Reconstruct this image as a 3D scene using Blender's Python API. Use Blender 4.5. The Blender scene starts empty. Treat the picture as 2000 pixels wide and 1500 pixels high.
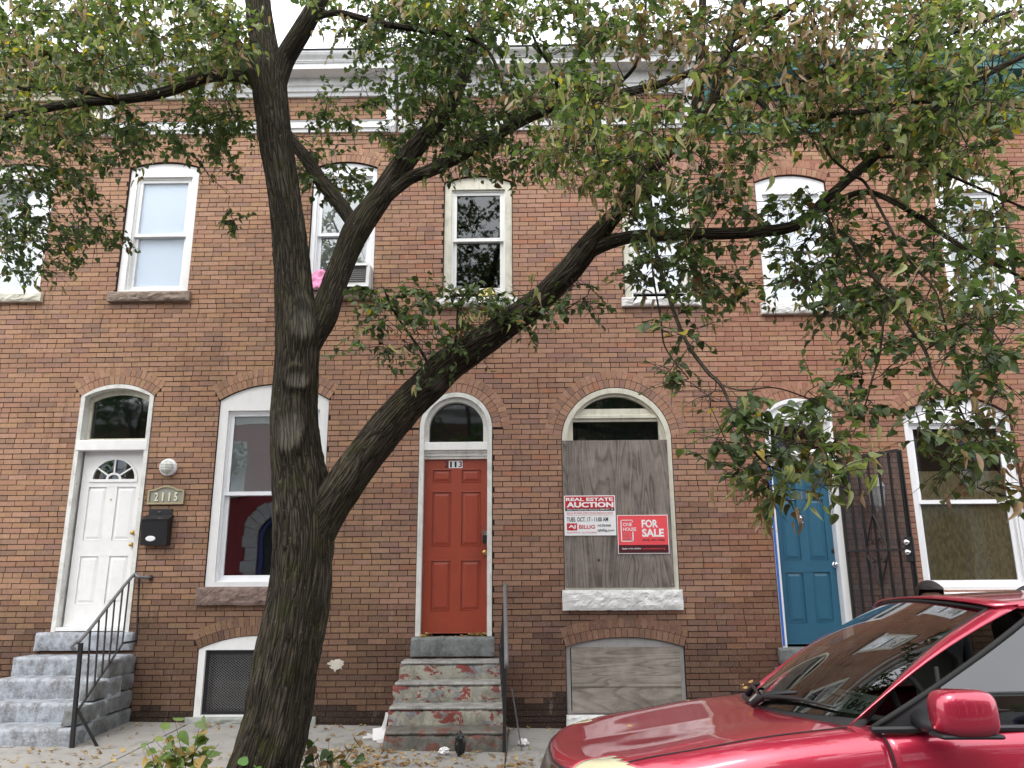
import bpy, math, random
import numpy as np
from mathutils import Vector, Matrix, noise
from mathutils.geometry import tessellate_polygon
random.seed(7); rng = np.random.default_rng(7)
R = math.radians
scn = bpy.context.scene
# ------------------------------------------------------------------ camera
CAM = Vector((0.0, -9.2, 1.644)); FPX = 1500.0
_p, _y, _r = R(13.782), R(-0.802), R(-0.326)
_f = Vector((math.sin(_y)*math.cos(_p), math.cos(_y)*math.cos(_p), math.sin(_p)))
_a = Vector((math.cos(_y), -math.sin(_y), 0)); _u = _a.cross(_f)
_a2 = _a*math.cos(_r) + _u*math.sin(_r); _u2 = _u*math.cos(_r) - _a*math.sin(_r)
cd = bpy.data.cameras.new('camera'); cam = bpy.data.objects.new('camera', cd)
scn.collection.objects.link(cam); scn.camera = cam
cd.sensor_width = 36.0; cd.lens = 27.0; cd.clip_end = 600.0; cd.clip_start = 0.05
cam.matrix_world = Matrix(((_a2.x, _u2.x, -_f.x, CAM.x), (_a2.y, _u2.y, -_f.y, CAM.y), (_a2.z, _u2.z, -_f.z, CAM.z), (0, 0, 0, 1)))
# ------------------------------------------------------------------ sky, sun, exposure
SUN_EL, SUN_AZ = R(58), R(205)          # high, from behind the camera, through cloud
wd = bpy.data.worlds.new('World'); scn.world = wd; wd.use_nodes = True
wn = wd.node_tree; bgn = wn.nodes['Background']
sky = wn.nodes.new('ShaderNodeTexSky'); sky.sky_type = 'NISHITA'; sky.sun_disc = False
sky.sun_elevation = SUN_EL; sky.sun_rotation = SUN_AZ; sky.air_density = 2.0; sky.dust_density = 6.0
hs = wn.nodes.new('ShaderNodeHueSaturation'); hs.inputs['Saturation'].default_value = 0.35
mx = wn.nodes.new('ShaderNodeMix'); mx.data_type = 'RGBA'; mx.inputs['Factor'].default_value = 0.6
mx.inputs['B'].default_value = (10.5, 10.8, 11.4, 1)      # even cloud deck
wn.links.new(sky.outputs['Color'], hs.inputs['Color']); wn.links.new(hs.outputs['Color'], mx.inputs['A'])
wn.links.new(mx.outputs['Result'], bgn.inputs['Color']); bgn.inputs['Strength'].default_value = 0.15
sl = bpy.data.lights.new('sun', 'SUN'); sl.energy = 0.6; sl.angle = R(25); sl.color = (1.0, 0.97, 0.93)
so = bpy.data.objects.new('sun', sl); scn.collection.objects.link(so)
sd = Vector((math.sin(SUN_AZ)*math.cos(SUN_EL), math.cos(SUN_AZ)*math.cos(SUN_EL), math.sin(SUN_EL)))
so.rotation_euler = sd.to_track_quat('Z', 'Y').to_euler()
vs = scn.view_settings; vs.view_transform = 'Standard'; vs.look = 'None'; vs.gamma = 1.0; vs.use_curve_mapping = False
vs.exposure = 0.95
scn.cycles.max_bounces = 7; scn.cycles.transparent_max_bounces = 12
scn.cycles.diffuse_bounces = 3; scn.cycles.glossy_bounces = 3; scn.cycles.use_denoising = True
scn.cycles.caustics_reflective = False; scn.cycles.caustics_refractive = False

# ------------------------------------------------------------------ helpers
def ray(px, py):
    return _a2*((px-1000)/FPX) - _u2*((py-750)/FPX) + _f
def at(px, py, Y=0.0):
    d = ray(px, py); return CAM + d*((Y-CAM.y)/d.y)
def proj(v):
    d = Vector(v)-CAM; w = d.dot(_f)
    return (1000+FPX*d.dot(_a2)/w, 750-FPX*d.dot(_u2)/w, w)
def ppm(v):                                # metres per photo pixel at a point
    return (Vector(v)-CAM).dot(_f)/FPX
def gz(x, y):                              # pavement surface
    return -0.0165*(x+1.9) + 0.018*y
def tag(o, label=None, cat=None, group=None, kind=None):
    for k, v in (('label', label), ('category', cat), ('group', group), ('kind', kind)):
        if v: o[k] = v
    return o
def put(o, parent=None):
    scn.collection.objects.link(o)
    if parent is not None:
        o.parent = parent
        if parent.parent is None: o.matrix_parent_inverse = Matrix.Translation(-parent.location)
    return o
def root(name, loc, label, cat, group=None):
    o = bpy.data.objects.new(name, None); o.location = loc; o.empty_display_size = 0.1
    scn.collection.objects.link(o); return tag(o, label, cat, group)
class G:
    """collects faces in world coordinates and links them as one mesh object"""
    def __init__(s): s.v = []; s.f = []
    def add(s, vs_, fs_):
        b = len(s.v); s.v.extend([tuple(q) for q in vs_]); s.f.extend([tuple(i+b for i in f) for f in fs_]); return s
    def box(s, x0, x1, y0, y1, z0, z1):
        return s.add([(x0,y0,z0),(x1,y0,z0),(x1,y1,z0),(x0,y1,z0),(x0,y0,z1),(x1,y0,z1),(x1,y1,z1),(x0,y1,z1)],
                     [(0,1,5,4),(1,2,6,5),(2,3,7,6),(3,0,4,7),(4,5,6,7),(3,2,1,0)])
    def frus(s, x0, x1, z0, z1, y0, y1, c):    # raised field: base at y1, top at y0 inset by c
        return s.add([(x0,y1,z0),(x1,y1,z0),(x1,y1,z1),(x0,y1,z1),(x0+c,y0,z0+c),(x1-c,y0,z0+c),(x1-c,y0,z1-c),(x0+c,y0,z1-c)],
                     [(4,5,6,7),(0,1,5,4),(1,2,6,5),(2,3,7,6),(3,0,4,7)])
    def plate(s, loops, y0, y1, back=True):   # loops of (x,z): outer then holes, in the wall plane
        L = [[Vector((x, z, 0)) for x, z in lp] for lp in loops]
        tr = tessellate_polygon(L); P = [q for lp in L for q in lp]; n = len(P)
        vs_ = [(q.x, y0, q.y) for q in P]+[(q.x, y1, q.y) for q in P]; fs_ = []
        for t in tr:
            a, b, c = (P[i] for i in t); ccw = (b-a).cross(c-a).z > 0
            t = tuple(t) if ccw else tuple(reversed(t))
            fs_.append(t)
            if back: fs_.append(tuple(i+n for i in reversed(t)))
        o = 0
        for k, lp in enumerate(L):
            m = len(lp); ar = sum(lp[i].x*lp[(i+1) % m].y-lp[(i+1) % m].x*lp[i].y for i in range(m))
            fl = (ar > 0) == (k == 0)
            for i in range(m):
                j = (i+1) % m; q = (o+i, o+i+n, o+j+n, o+j)
                fs_.append(tuple(reversed(q)) if fl else q)
            o += m
        return s.add(vs_, fs_)
    def extx(s, prof, x0, x1):                # profile of (y,z) extruded along x
        n = len(prof); vs_ = [(x0, y, z) for y, z in prof]+[(x1, y, z) for y, z in prof]
        fs_ = [(i, (i+1) % n, (i+1) % n+n, i+n) for i in range(n)]
        for t in tessellate_polygon([[Vector((y, z, 0)) for y, z in prof]]):
            fs_.append(tuple(t)); fs_.append(tuple(i+n for i in reversed(t)))
        return s.add(vs_, fs_)
    def tube(s, pts, rad, seg=8, cap=True):
        pts = [Vector(p) for p in pts]
        if not hasattr(rad, '__len__'): rad = [rad]*len(pts)
        n = len(pts); t = (pts[1]-pts[0]).normalized(); u = t.orthogonal().normalized(); b = len(s.v)
        for i in range(n):
            t2 = (pts[min(i+1, n-1)]-pts[max(i-1, 0)]).normalized()
            u = (u-t2*u.dot(t2)).normalized(); w = t2.cross(u)
            for k in range(seg):
                a = 2*math.pi*k/seg; s.v.append(tuple(pts[i]+(u*math.cos(a)+w*math.sin(a))*rad[i]))
        for i in range(n-1):
            for k in range(seg):
                k2 = (k+1) % seg; s.f.append((b+i*seg+k, b+i*seg+k2, b+(i+1)*seg+k2, b+(i+1)*seg+k))
        if cap:
            s.f.append(tuple(b+k for k in reversed(range(seg)))); s.f.append(tuple(b+(n-1)*seg+k for k in range(seg)))
        return s
    def bar(s, a, b, w, d=None):              # square bar
        a, b = Vector(a), Vector(b); d = d or w; t = (b-a).normalized()
        x = t.cross(Vector((0, 1, 0)));  x = x.normalized() if x.length > .1 else Vector((1, 0, 0)); y = t.cross(x)
        q = [a+x*i*w/2+y*j*d/2 for i, j in ((-1,-1),(1,-1),(1,1),(-1,1))]+[b+x*i*w/2+y*j*d/2 for i, j in ((-1,-1),(1,-1),(1,1),(-1,1))]
        return s.add(q, [(0,1,5,4),(1,2,6,5),(2,3,7,6),(3,0,4,7),(4,5,6,7),(3,2,1,0)])
    def lathe(s, c, prof, axis='y', seg=24, sx=1.0, sz=1.0):   # prof of (radius, offset along axis)
        c = Vector(c); b = len(s.v); n = len(prof)
        for r_, h in prof:
            for k in range(seg):
                a = 2*math.pi*k/seg
                d = {'y': Vector((r_*math.cos(a)*sx, h, r_*math.sin(a)*sz)), 'z': Vector((r_*math.cos(a)*sx, r_*math.sin(a)*sz, h)), 'x': Vector((h, r_*math.cos(a)*sx, r_*math.sin(a)*sz))}[axis]
                s.v.append(tuple(c+d))
        for i in range(n-1):
            for k in range(seg):
                k2 = (k+1) % seg; s.f.append((b+i*seg+k, b+i*seg+k2, b+(i+1)*seg+k2, b+(i+1)*seg+k))
        s.f.append(tuple(b+k for k in range(seg))); s.f.append(tuple(b+(n-1)*seg+k for k in range(seg)))
        return s
    def mesh(s, name, mat, smooth=False):
        me = bpy.data.meshes.new(name); me.from_pydata(s.v, [], s.f)
        if mat: me.materials.append(mat)
        if smooth: me.polygons.foreach_set('use_smooth', [True]*len(me.polygons))
        me.update(); return me
    def obj(s, name, mat, parent=None, smooth=False, bevel=0, norm=False):
        me = s.mesh(name, mat, smooth)
        if norm:
            import bmesh
            bm = bmesh.new(); bm.from_mesh(me); bmesh.ops.recalc_face_normals(bm, faces=bm.faces); bm.to_mesh(me); bm.free()
        o = put(bpy.data.objects.new(name, me), parent)
        if bevel:
            m = o.modifiers.new('b', 'BEVEL'); m.width = bevel; m.segments = 2; m.limit_method = 'ANGLE'
        return o
def setattr_col(me, name, cols):            # per-vertex colour attribute
    at_ = me.attributes.new(name, 'FLOAT_COLOR', 'POINT'); at_.data.foreach_set('color', np.asarray(cols, dtype=np.float32).ravel())
def setattr_vec(me, name, v):
    at_ = me.attributes.new(name, 'FLOAT_VECTOR', 'POINT'); at_.data.foreach_set('vector', np.asarray(v, dtype=np.float32).ravel())
def setattr_f(me, name, v):
    at_ = me.attributes.new(name, 'FLOAT', 'POINT'); at_.data.foreach_set('value', np.asarray(v, dtype=np.float32).ravel())
def catmull(P, n):
    P = np.asarray(P, float); Q = np.vstack([2*P[0]-P[1], P, 2*P[-1]-P[-2]]); out = []
    for i in range(len(P)-1):
        a, b, c, d = Q[i:i+4]
        for t in np.arange(n)/n:
            out.append(.5*((2*b)+(c-a)*t+(2*a-5*b+4*c-d)*t*t+(3*b-a-3*c+d)*t**3))
    out.append(P[-1]); return np.array(out)
def arch(xl, xr, zs, zc):
    h = (xr-xl)/2; e = max(zc-zs, 1e-4); rr = (h*h+e*e)/(2*e); return (xl+xr)/2, zc-rr, rr, math.asin(min(1, h/rr))
def loop(xl, xr, zb, zs, zc, n=20):
    cx, cz, rr, a = arch(xl, xr, zs, zc); P = [(xl, zb), (xr, zb)]
    for i in range(n+1):
        t = a-2*a*i/n; P.append((cx+rr*math.sin(t), cz+rr*math.cos(t)))
    return P
def rect(x0, x1, z0, z1): return [(x0, z0), (x1, z0), (x1, z1), (x0, z1)]

# ------------------------------------------------------------------ materials
class N:
    def __init__(s, name, rough=.7, col=(.5,.5,.5), metal=0, spec=.5):
        s.m = bpy.data.materials.new(name); s.m.use_nodes = True; s.t = s.m.node_tree; s.b = s.t.nodes['Principled BSDF']
        s.out = s.t.nodes['Material Output']
        s.set('Roughness', rough); s.set('Base Color', (*col, 1)); s.set('Metallic', metal); s.set('Specular IOR Level', spec); s._pos = None
    def set(s, k, v):
        if isinstance(v, bpy.types.NodeSocket): s.t.links.new(v, s.b.inputs[k])
        else: s.b.inputs[k].default_value = v
        return s
    def n(s, typ, **kw):
        nd = s.t.nodes.new('ShaderNode'+typ)
        for k, v in kw.items():
            if k.startswith('_'): setattr(nd, k[1:], v); continue
            key = int(k[1:]) if k[0] == 'i' and k[1:].isdigit() else k.replace('__', ' ')
            sk = nd.inputs[key]
            if isinstance(v, bpy.types.NodeSocket): s.t.links.new(v, sk)
            else: sk.default_value = v
        return nd
    def pos(s, sx=1, sy=1, sz=1, obj=False):
        if obj: src = s.n('TexCoord').outputs['Object']
        else: src = s.n('NewGeometry').outputs['Position']
        if (sx, sy, sz) == (1, 1, 1): return src
        return s.n('VectorMath', _operation='MULTIPLY', i0=src, i1=(sx, sy, sz)).outputs[0]
    def noise(s, vec, scale, detail=4, rough=.55, dist=0):
        return s.n('TexNoise', Vector=vec, Scale=scale, Detail=detail, Roughness=rough, Distortion=dist).outputs['Fac']
    def attr(s, name, out='Color'): return s.n('Attribute', _attribute_name=name).outputs[out]
    def ramp(s, fac, stops, interp='LINEAR'):
        nd = s.n('ValToRGB', Fac=fac); cr = nd.color_ramp; cr.interpolation = interp
        while len(cr.elements) < len(stops): cr.elements.new(.5)
        for e, (p, c) in zip(cr.elements, stops):
            e.position = p; e.color = (*c, 1) if hasattr(c, '__len__') else (c, c, c, 1)
        return nd.outputs['Color']
    def mix(s, f, a, b, mode='MIX'):
        nd = s.t.nodes.new('ShaderNodeMix'); nd.data_type = 'RGBA'; nd.blend_type = mode
        for k, v in (('Factor', f), ('A', a), ('B', b)):
            sk = [i for i in nd.inputs if i.name == k and (i.type == 'RGBA' or k == 'Factor' and i.type == 'VALUE')][0]
            if isinstance(v, bpy.types.NodeSocket): s.t.links.new(v, sk)
            elif k == 'Factor': sk.default_value = v
            else: sk.default_value = (*v, 1) if hasattr(v, '__len__') else (v, v, v, 1)
        return [o for o in nd.outputs if o.type == 'RGBA'][0]
    def math(s, op, a, b=0.0): return s.n('Math', _operation=op, i0=a, i1=b).outputs[0]
    def bump(s, h, st=.3, dist=.01):
        return s.set('Normal', s.n('Bump', Height=h, Strength=st, Distance=dist).outputs['Normal'])
def paint(name, col, rough=.5, dirt=.35, dcol=(.16, .14, .12), chip=None, bumpst=.12, dscale=5.0):
    m = N(name, rough, col); p = m.pos(); c = m.mix(m.math('MULTIPLY', m.ramp(m.noise(p, dscale, 6, .65), [(.45, 0), (.8, 1)]), dirt), col, dcol)
    c = m.mix(m.math('MULTIPLY', m.ramp(m.noise(m.pos(9, 9, 1.2), 2.2, 5, .6), [(.52, 0), (.8, 1)]), dirt*.8), c, dcol)
    if chip: c = m.mix(m.ramp(m.noise(p, 14, 6, .7), [(.64, 0), (.67, 1)]), c, chip)
    m.set('Base Color', c); m.bump(m.noise(p, 38, 5, .6), bumpst, .004); return m.m
MT = {}
def glass(name, tint=(.92, .95, .95), rough=.01, wav=.02, f0=.06, k=1.5):
    m = N(name); t = m.t
    b = m.n('Bump', Height=m.noise(m.pos(), 3.0, 1, .4), Strength=wav, Distance=.02).outputs['Normal']
    fr = m.n('Fresnel', IOR=1.5, Normal=b).outputs[0]; fr = m.math('MINIMUM', m.math('ADD', m.math('MULTIPLY', fr, k), f0), 1.0)
    mxs = m.n('MixShader', i0=fr, i1=m.n('BsdfTransparent', Color=(*tint, 1)).outputs[0], i2=m.n('BsdfGlossy', Color=(1, 1, 1, 1), Roughness=rough, Normal=b).outputs[0])
    t.links.new(mxs.outputs[0], m.out.inputs['Surface']); return m.m
def brick_mat(name, joint_soft=False):
    m = N(name, .88, spec=.25); p = m.pos(); tint = m.attr('tint')
    c = m.mix(m.ramp(m.noise(p, 26, 6, .7), [(.3, 0), (.75, .75)]), tint, (.055, .035, .026), 'MIX')
    c = m.mix(.5, tint, c)
    c = m.mix(m.ramp(m.noise(p, 90, 3, .6), [(.56, 0), (.72, .5)]), c, (.42, .30, .21))
    c = m.mix(m.ramp(m.noise(p, 150, 2, .5), [(.66, 0), (.7, .7)]), c, (.05, .03, .025))
    w = m.ramp(m.noise(p, 1.1, 6, .7), [(.5, 0), (.78, .4)])
    c = m.mix(w, c, (.075, .05, .036))
    c = m.mix(m.ramp(m.noise(m.pos(5, 5, .55), 1.3, 5, .65), [(.56, 0), (.75, .4)]), c, (.06, .042, .034))
    c = m.mix(m.ramp(m.noise(m.pos(3.3, 3, .9), 1.7, 6, .7), [(.60, 0), (.78, .30)]), c, (.50, .40, .32))
    m.set('Base Color', c); m.bump(m.noise(p, 120, 5, .65), .45, .004); return m.m
MT['brick'] = brick_mat('pressed_brick')
def mortar(name, col):
    m = N(name, .95, col, spec=.1); m.set('Base Color', m.mix(m.noise(m.pos(), 30, 4, .6), tuple(q*.6 for q in col), tuple(q*1.3 for q in col))); return m.m
MT['mortar'] = mortar('dark_mortar', (.045, .026, .024)); MT['mortar_red'] = mortar('red_mortar', (.095, .046, .036)); 
MT['white'] = paint('white_paint', (.80, .80, .79), .45, .12); MT['white_clean'] = paint('white_vinyl', (.82, .83, .85), .35, .04, bumpst=.03)
MT['white_old'] = paint('peeling_white_paint', (.70, .695, .66), .6, .55, (.22, .2, .17), chip=(.3, .26, .2), bumpst=.4)
MT['cream'] = paint('aged_cream_paint', (.62, .60, .50), .6, .5, (.2, .18, .14), chip=(.25, .22, .17), bumpst=.35)
MT['grey_paint'] = paint('grey_frame_paint', (.33, .32, .32), .6, .5, bumpst=.3)
MT['red_door'] = paint('brick_red_door_paint', (.315, .054, .027), .42, .3, (.15, .035, .022), bumpst=.08)
MT['blue_door'] = paint('blue_door_paint', (.028, .125, .205), .38, .2, (.025, .075, .12), bumpst=.05)
MT['tape'] = paint('blue_masking_tape', (.03, .13, .50), .6, .1)
MT['glass'] = glass('window_glass'); MT['glass_dark'] = glass('old_dark_glass', (.5, .54, .54), .03, .05, .01)
MT['glass_bright'] = glass('mirroring_glass', (.8, .85, .9), .01, .02, .22)
MT['haze_pane'] = paint('reflected_haze_pane', (.30, .32, .34), .8, .7, (.08, .08, .085), dscale=3.0); MT['grey_pane'] = N('grey_inner_shade', .8, (.17, .17, .165)).m
MT['dark'] = N('dark_interior', .9, (.02, .02, .022)).m
MT['room'] = N('room_wall', .9, (.10, .09, .085)).m
MT['blind'] = N('pale_window_blind', .7, (.66, .75, .85)).m; MT['glass_soft'] = glass('screened_glass', (.98, .99, 1.0), .15, .0, .01, .25); MT['glass_dim'] = glass('dim_window_glass', (.8, .82, .8), .02, .03, .0, .8)
MT['curtain'] = paint('white_curtain', (.86, .84, .84), .9, .1)
MT['black'] = N('black_metal', .42, (.012, .012, .014)).m
MT['iron'] = paint('black_iron_paint', (.014, .014, .016), .45, .3, (.05, .035, .025))
MT['grey_iron'] = paint('worn_grey_rail', (.16, .16, .165), .4, .4, (.05, .04, .035))
MT['brass'] = N('brass', .3, (.55, .36, .12), 1).m; MT['chrome'] = N('chrome', .12, (.75, .75, .77), 1).m
MT['bronze'] = N('bronze_plaque', .45, (.42, .36, .22), .6).m; MT['plaque_face'] = N('plaque_face', .6, (.30, .30, .25), .2).m
def stone(name, col, col2, amp=1.0, sc=14):
    m = N(name, .85, col, spec=.3); p = m.pos(); n1 = m.noise(p, sc, 6, .6, .6)
    m.set('Base Color', m.mix(m.ramp(m.noise(p, 9, 6, .65), [(.35, 0), (.7, 1)]), col, col2)); m.bump(n1, amp, .03); return m.m
MT['brownstone'] = stone('brownstone_sill', (.17, .115, .10), (.27, .20, .17)); MT['white_stone'] = stone('white_painted_stone', (.80, .80, .79), (.62, .61, .60), .8)
MT['tan_stone'] = stone('tan_stone_sill', (.30, .235, .19), (.22, .165, .135)); MT['green_grey'] = stone('grey_green_sill', (.34, .36, .33), (.26, .27, .25), .3)
def step_paint(name, base, dirt, peel=None, cream=None, vdirt=True):
    m = N(name, .6, base); p = m.pos(); c = base
    if cream:
        c = m.mix(m.ramp(m.noise(m.pos(1, 1, 1.8), 4.2, 6, .62, .8), [(.43, 0), (.46, 1)]), base, cream)
    if peel:
        c = m.mix(m.ramp(m.noise(m.pos(1.1, 1, 1.7), 5.5, 7, .66, .5), [(.545, 0), (.56, 1)]), c, peel)
    d = m.ramp(m.noise(m.pos(1.5, 1.2, 1.0), 5.2, 11, .80), [(.46 if cream else .42, 0), (.62, 1)])
    c = m.mix(m.math('MULTIPLY', d, .6 if cream else .9), c, dirt)
    c = m.mix(m.ramp(m.noise(p, 70, 4, .7), [(.60, 0), (.68, .55)]), c, dirt)
    m.set('Base Color', c); m.bump(m.math('ADD', m.noise(p, 11, 7, .6, .5), m.math('MULTIPLY', m.noise(p, 60, 5, .7), .35)), .6, .025); return m.m
MT['steps_grey'] = step_paint('blue_grey_step_paint', (.38, .41, .455), (.095, .09, .085))
MT['steps_side'] = step_paint('grey_rusticated_side', (.20, .215, .215), (.07, .068, .062))
MT['steps_peel'] = step_paint('peeling_step_paint', (.24, .25, .26), (.075, .065, .055), (.24, .045, .035), (.36, .345, .28))
MT['steps_low'] = step_paint('mossy_bottom_step', (.16, .155, .135), (.06, .055, .045), (.20, .06, .04))
def ply(name, c1, c2, horiz=False, sc=1.0):
    m = N(name, .8, c1, spec=.2); g = (1, 1, .13) if not horiz else (.13, 1, 1)
    p = m.pos(*[q*sc for q in g]); w = m.noise(p, 2.6, 2, .5, .7)
    rings = m.math('FRACT', m.math('MULTIPLY', w, 22.0)); rings = m.ramp(rings, [(0, .15), (.35, .75), (.8, .95), (1, .1)])
    fine = m.noise(m.pos(*( (60, 60, 2.0) if not horiz else (2.0, 60, 60))), 2.2, 4, .6)
    c = m.mix(rings, c2, c1); c = m.mix(m.math('MULTIPLY', m.ramp(fine, [(.4, 0), (.65, 1)]), .55), c, c2)
    c = m.mix(m.ramp(m.noise(m.pos(), 3.0, 5, .6), [(.45, 0), (.7, .6)]), c, tuple(q*1.25 for q in c1))
    kn = m.n('TexVoronoi', Vector=m.pos(1.9, 1, 1.7), Scale=1.3).outputs['Distance']
    c = m.mix(m.ramp(kn, [(.02, 1), (.055, 0)]), c, (.035, .018, .014))
    c = m.mix(m.ramp(m.noise(m.pos(5, 5, .5) if not horiz else m.pos(1, 5, 2), 1.6, 6, .7), [(.5, 0), (.68, .7)]), c, tuple(q*.9 for q in c2))
    m.set('Base Color', c); m.bump(m.math('ADD', rings, fine), .25, .004); return m.m
MT['ply'] = ply('weathered_plywood', (.265, .23, .205), (.085, .070, .063)); MT['ply_h'] = ply('grey_plywood', (.33, .295, .255), (.14, .12, .10), True)
def osb():
    m = N('oriented_strand_board', .75, (.4, .3, .15)); v = m.n('TexVoronoi', Vector=m.pos(1, 1, .35), Scale=55).outputs['Color']
    v2 = m.n('SeparateColor', Color=v).outputs[0]; m.set('Base Color', m.ramp(v2, [(0, (.33, .245, .125)), (.5, (.44, .335, .175)), (1, (.55, .44, .25))])); return m.m
MT['osb'] = osb()
def concrete():
    m = N('pavement_concrete', .9, (.3, .29, .27), spec=.25); p = m.pos()
    c = m.mix(m.noise(p, 1.3, 7, .65), (.20, .19, .175), (.40, .385, .36)); c = m.mix(m.ramp(m.noise(p, 4, 7, .7), [(.52, 0), (.7, .7)]), c, (.12, .11, .10))
    c = m.mix(m.ramp(m.noise(p, 130, 2, .5), [(.6, 0), (.75, .5)]), c, (.12, .11, .1)); m.set('Base Color', c); m.bump(m.noise(p, 60, 6, .7), .4, .006); return m.m
MT['concrete'] = concrete()
def asphalt():
    m = N('asphalt', .9, (.05, .05, .05)); p = m.pos(); m.set('Base Color', m.mix(m.noise(p, 40, 5, .7), (.035, .035, .036), (.075, .074, .072))); m.bump(m.noise(p, 120, 4, .6), .5, .01); return m.m
MT['asphalt'] = asphalt()
MT['dirt'] = stone('tree_pit_soil', (.05, .038, .026), (.09, .07, .05), .6, 30)
MT['tread'] = step_paint('pale_tread_edge', (.36, .355, .33), (.13, .12, .11))
# ------------------------------------------------------------------ ground
g = G().box(-150, 150, -150, 150, -.60, -.45); tag(g.obj('ground', MT['asphalt']), kind='structure')
def quad_sheet(x0, x1, y0, y1, zf, th, nx=1):
    gg = G()
    for i in range(nx):
        a = x0+(x1-x0)*i/nx; b = x0+(x1-x0)*(i+1)/nx
        P = [(a, y0), (b, y0), (b, y1), (a, y1)]
        gg.add([(x, y, zf(x, y)-th) for x, y in P]+[(x, y, zf(x, y)) for x, y in P], [(4,5,6,7),(0,1,5,4),(1,2,6,5),(2,3,7,6),(3,0,4,7)])
    return gg
tag(quad_sheet(-40, 40, -14.2, -3.80, lambda x, y: gz(x, -3.7)-.13+.02*max(0, min(-3.8-y, y+14.2)), .2, 20).obj('road', MT['asphalt']), kind='structure')
walk = tag(quad_sheet(-40, 40, -3.66, .02, lambda x, y: gz(x, y)-.012, .15, 4).obj('pavement', MT['dirt']), kind='structure')
xs = [-8.55, -7.35, -6.15, -4.95, -3.75, -2.55, -1.38, -.19, 1.0, 2.2, 3.4, 4.6, 5.8, 7.0]
ys = [-3.64, -2.45, -1.22, 0.0]
for i in range(len(xs)-1):
    for j in range(3):
        if xs[i] == -2.55 and j == 0: continue                   # tree pit
        dz = random.uniform(-.004, .004); tx = random.uniform(-.004, .004)
        quad_sheet(xs[i]+.006, xs[i+1]-.006, ys[j]+.006, ys[j+1]-.006, lambda x, y: gz(x, y)+dz+tx*(x-xs[i]), .1).obj('slab', MT['concrete'], walk, bevel=.008)
pit = tag(quad_sheet(-2.53, -1.40, -3.62, -2.47, lambda x, y: gz(x, y)-.008, .1).obj('tree_pit', MT['dirt']), kind='structure')
kerb = tag(quad_sheet(-40, 40, -3.795, -3.665, lambda x, y: gz(x, y)-.02, .3, 4).obj('kerb', MT['concrete']), kind='structure')
for i in range(9):
    x = -8.5+1.8*i; quad_sheet(x+.005, x+1.79, -3.80, -3.66, lambda x, y: gz(x, y)+.003, .22).obj('kerb_stone', MT['concrete'], kerb, bevel=.015)
tag(quad_sheet(-40, 40, -18.4, -14.2, lambda x, y: gz(x, -3.7), .3, 4).obj('opposite_pavement', MT['concrete']), kind='structure')

# ------------------------------------------------------------------ row houses
CH, BL = .0638, .2212
BD = Vector((0, 0, 0))
PAL = {
 'tan': [((.45,.27,.175),6),((.425,.245,.155),6),((.395,.22,.14),5),((.46,.265,.15),1.3),((.345,.205,.145),1.8),((.42,.18,.105),.4),((.32,.205,.165),.7)],
 'pink': [((.43,.248,.172),6),((.405,.226,.155),6),((.375,.203,.14),5),((.44,.25,.155),1.3),((.32,.185,.14),1.6),((.39,.175,.115),.5),((.29,.185,.16),.6)],
 'red': [((.41,.215,.145),5),((.37,.185,.122),5),((.39,.195,.12),3),((.33,.155,.105),3),((.42,.24,.15),1)]}
def soot_shade(x, z):
    """tar splash and sooty blotches plus painted shade down the wall, ragged edges"""
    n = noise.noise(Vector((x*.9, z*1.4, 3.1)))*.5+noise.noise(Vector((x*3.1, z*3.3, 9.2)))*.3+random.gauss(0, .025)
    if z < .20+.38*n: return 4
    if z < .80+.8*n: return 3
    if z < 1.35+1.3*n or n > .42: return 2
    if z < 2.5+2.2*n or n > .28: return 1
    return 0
SOOT_SHADE = (1.0, .84, .60, .38, np.array((.075, .085, .10)))  # tint factors: grime combined with light falloff painted into the lower bricks
VAR = {}
def variants(pal):
    if pal in VAR: return VAR[pal]
    cs = PAL[pal]; w = np.array([c[1] for c in cs]); w = w/w.sum(); out = []
    for k in range(28):
        c = np.array(cs[rng.choice(len(cs), p=w)][0]); c = c*rng.uniform(.92, 1.08)*np.array([1, rng.uniform(.96, 1.05), rng.uniform(.94, 1.06)]); out.append(c)
    VAR[pal] = out; return out
BM = {}
def brick_mesh(pal, k, s):
    if (pal, k, s) not in BM:
        l, h = (BL-.0085)/2, (CH-.0090)/2
        me = G().box(-l, l, 0, .10, -h, h).mesh('brick', MT['brick']); setattr_col(me, 'tint', [(*(np.asarray(variants(pal)[k]*SOOT_SHADE[s])), 1)]*8); BM[(pal, k, s)] = me
    return BM[(pal, k, s)]
def hidden(px, py):
    if px < -10 or px > 2010 or py < -10 or py > 1510: return True
    if 480 < px < 650 and py > 150: return True
    if px > 1060 and py > 1440-(px-1075)*.26: return True
    if 640 < px < 1010 and abs((py-960)+(px-650)*.95) < 60: return True
    if py < 300: return True
    return False
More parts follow.
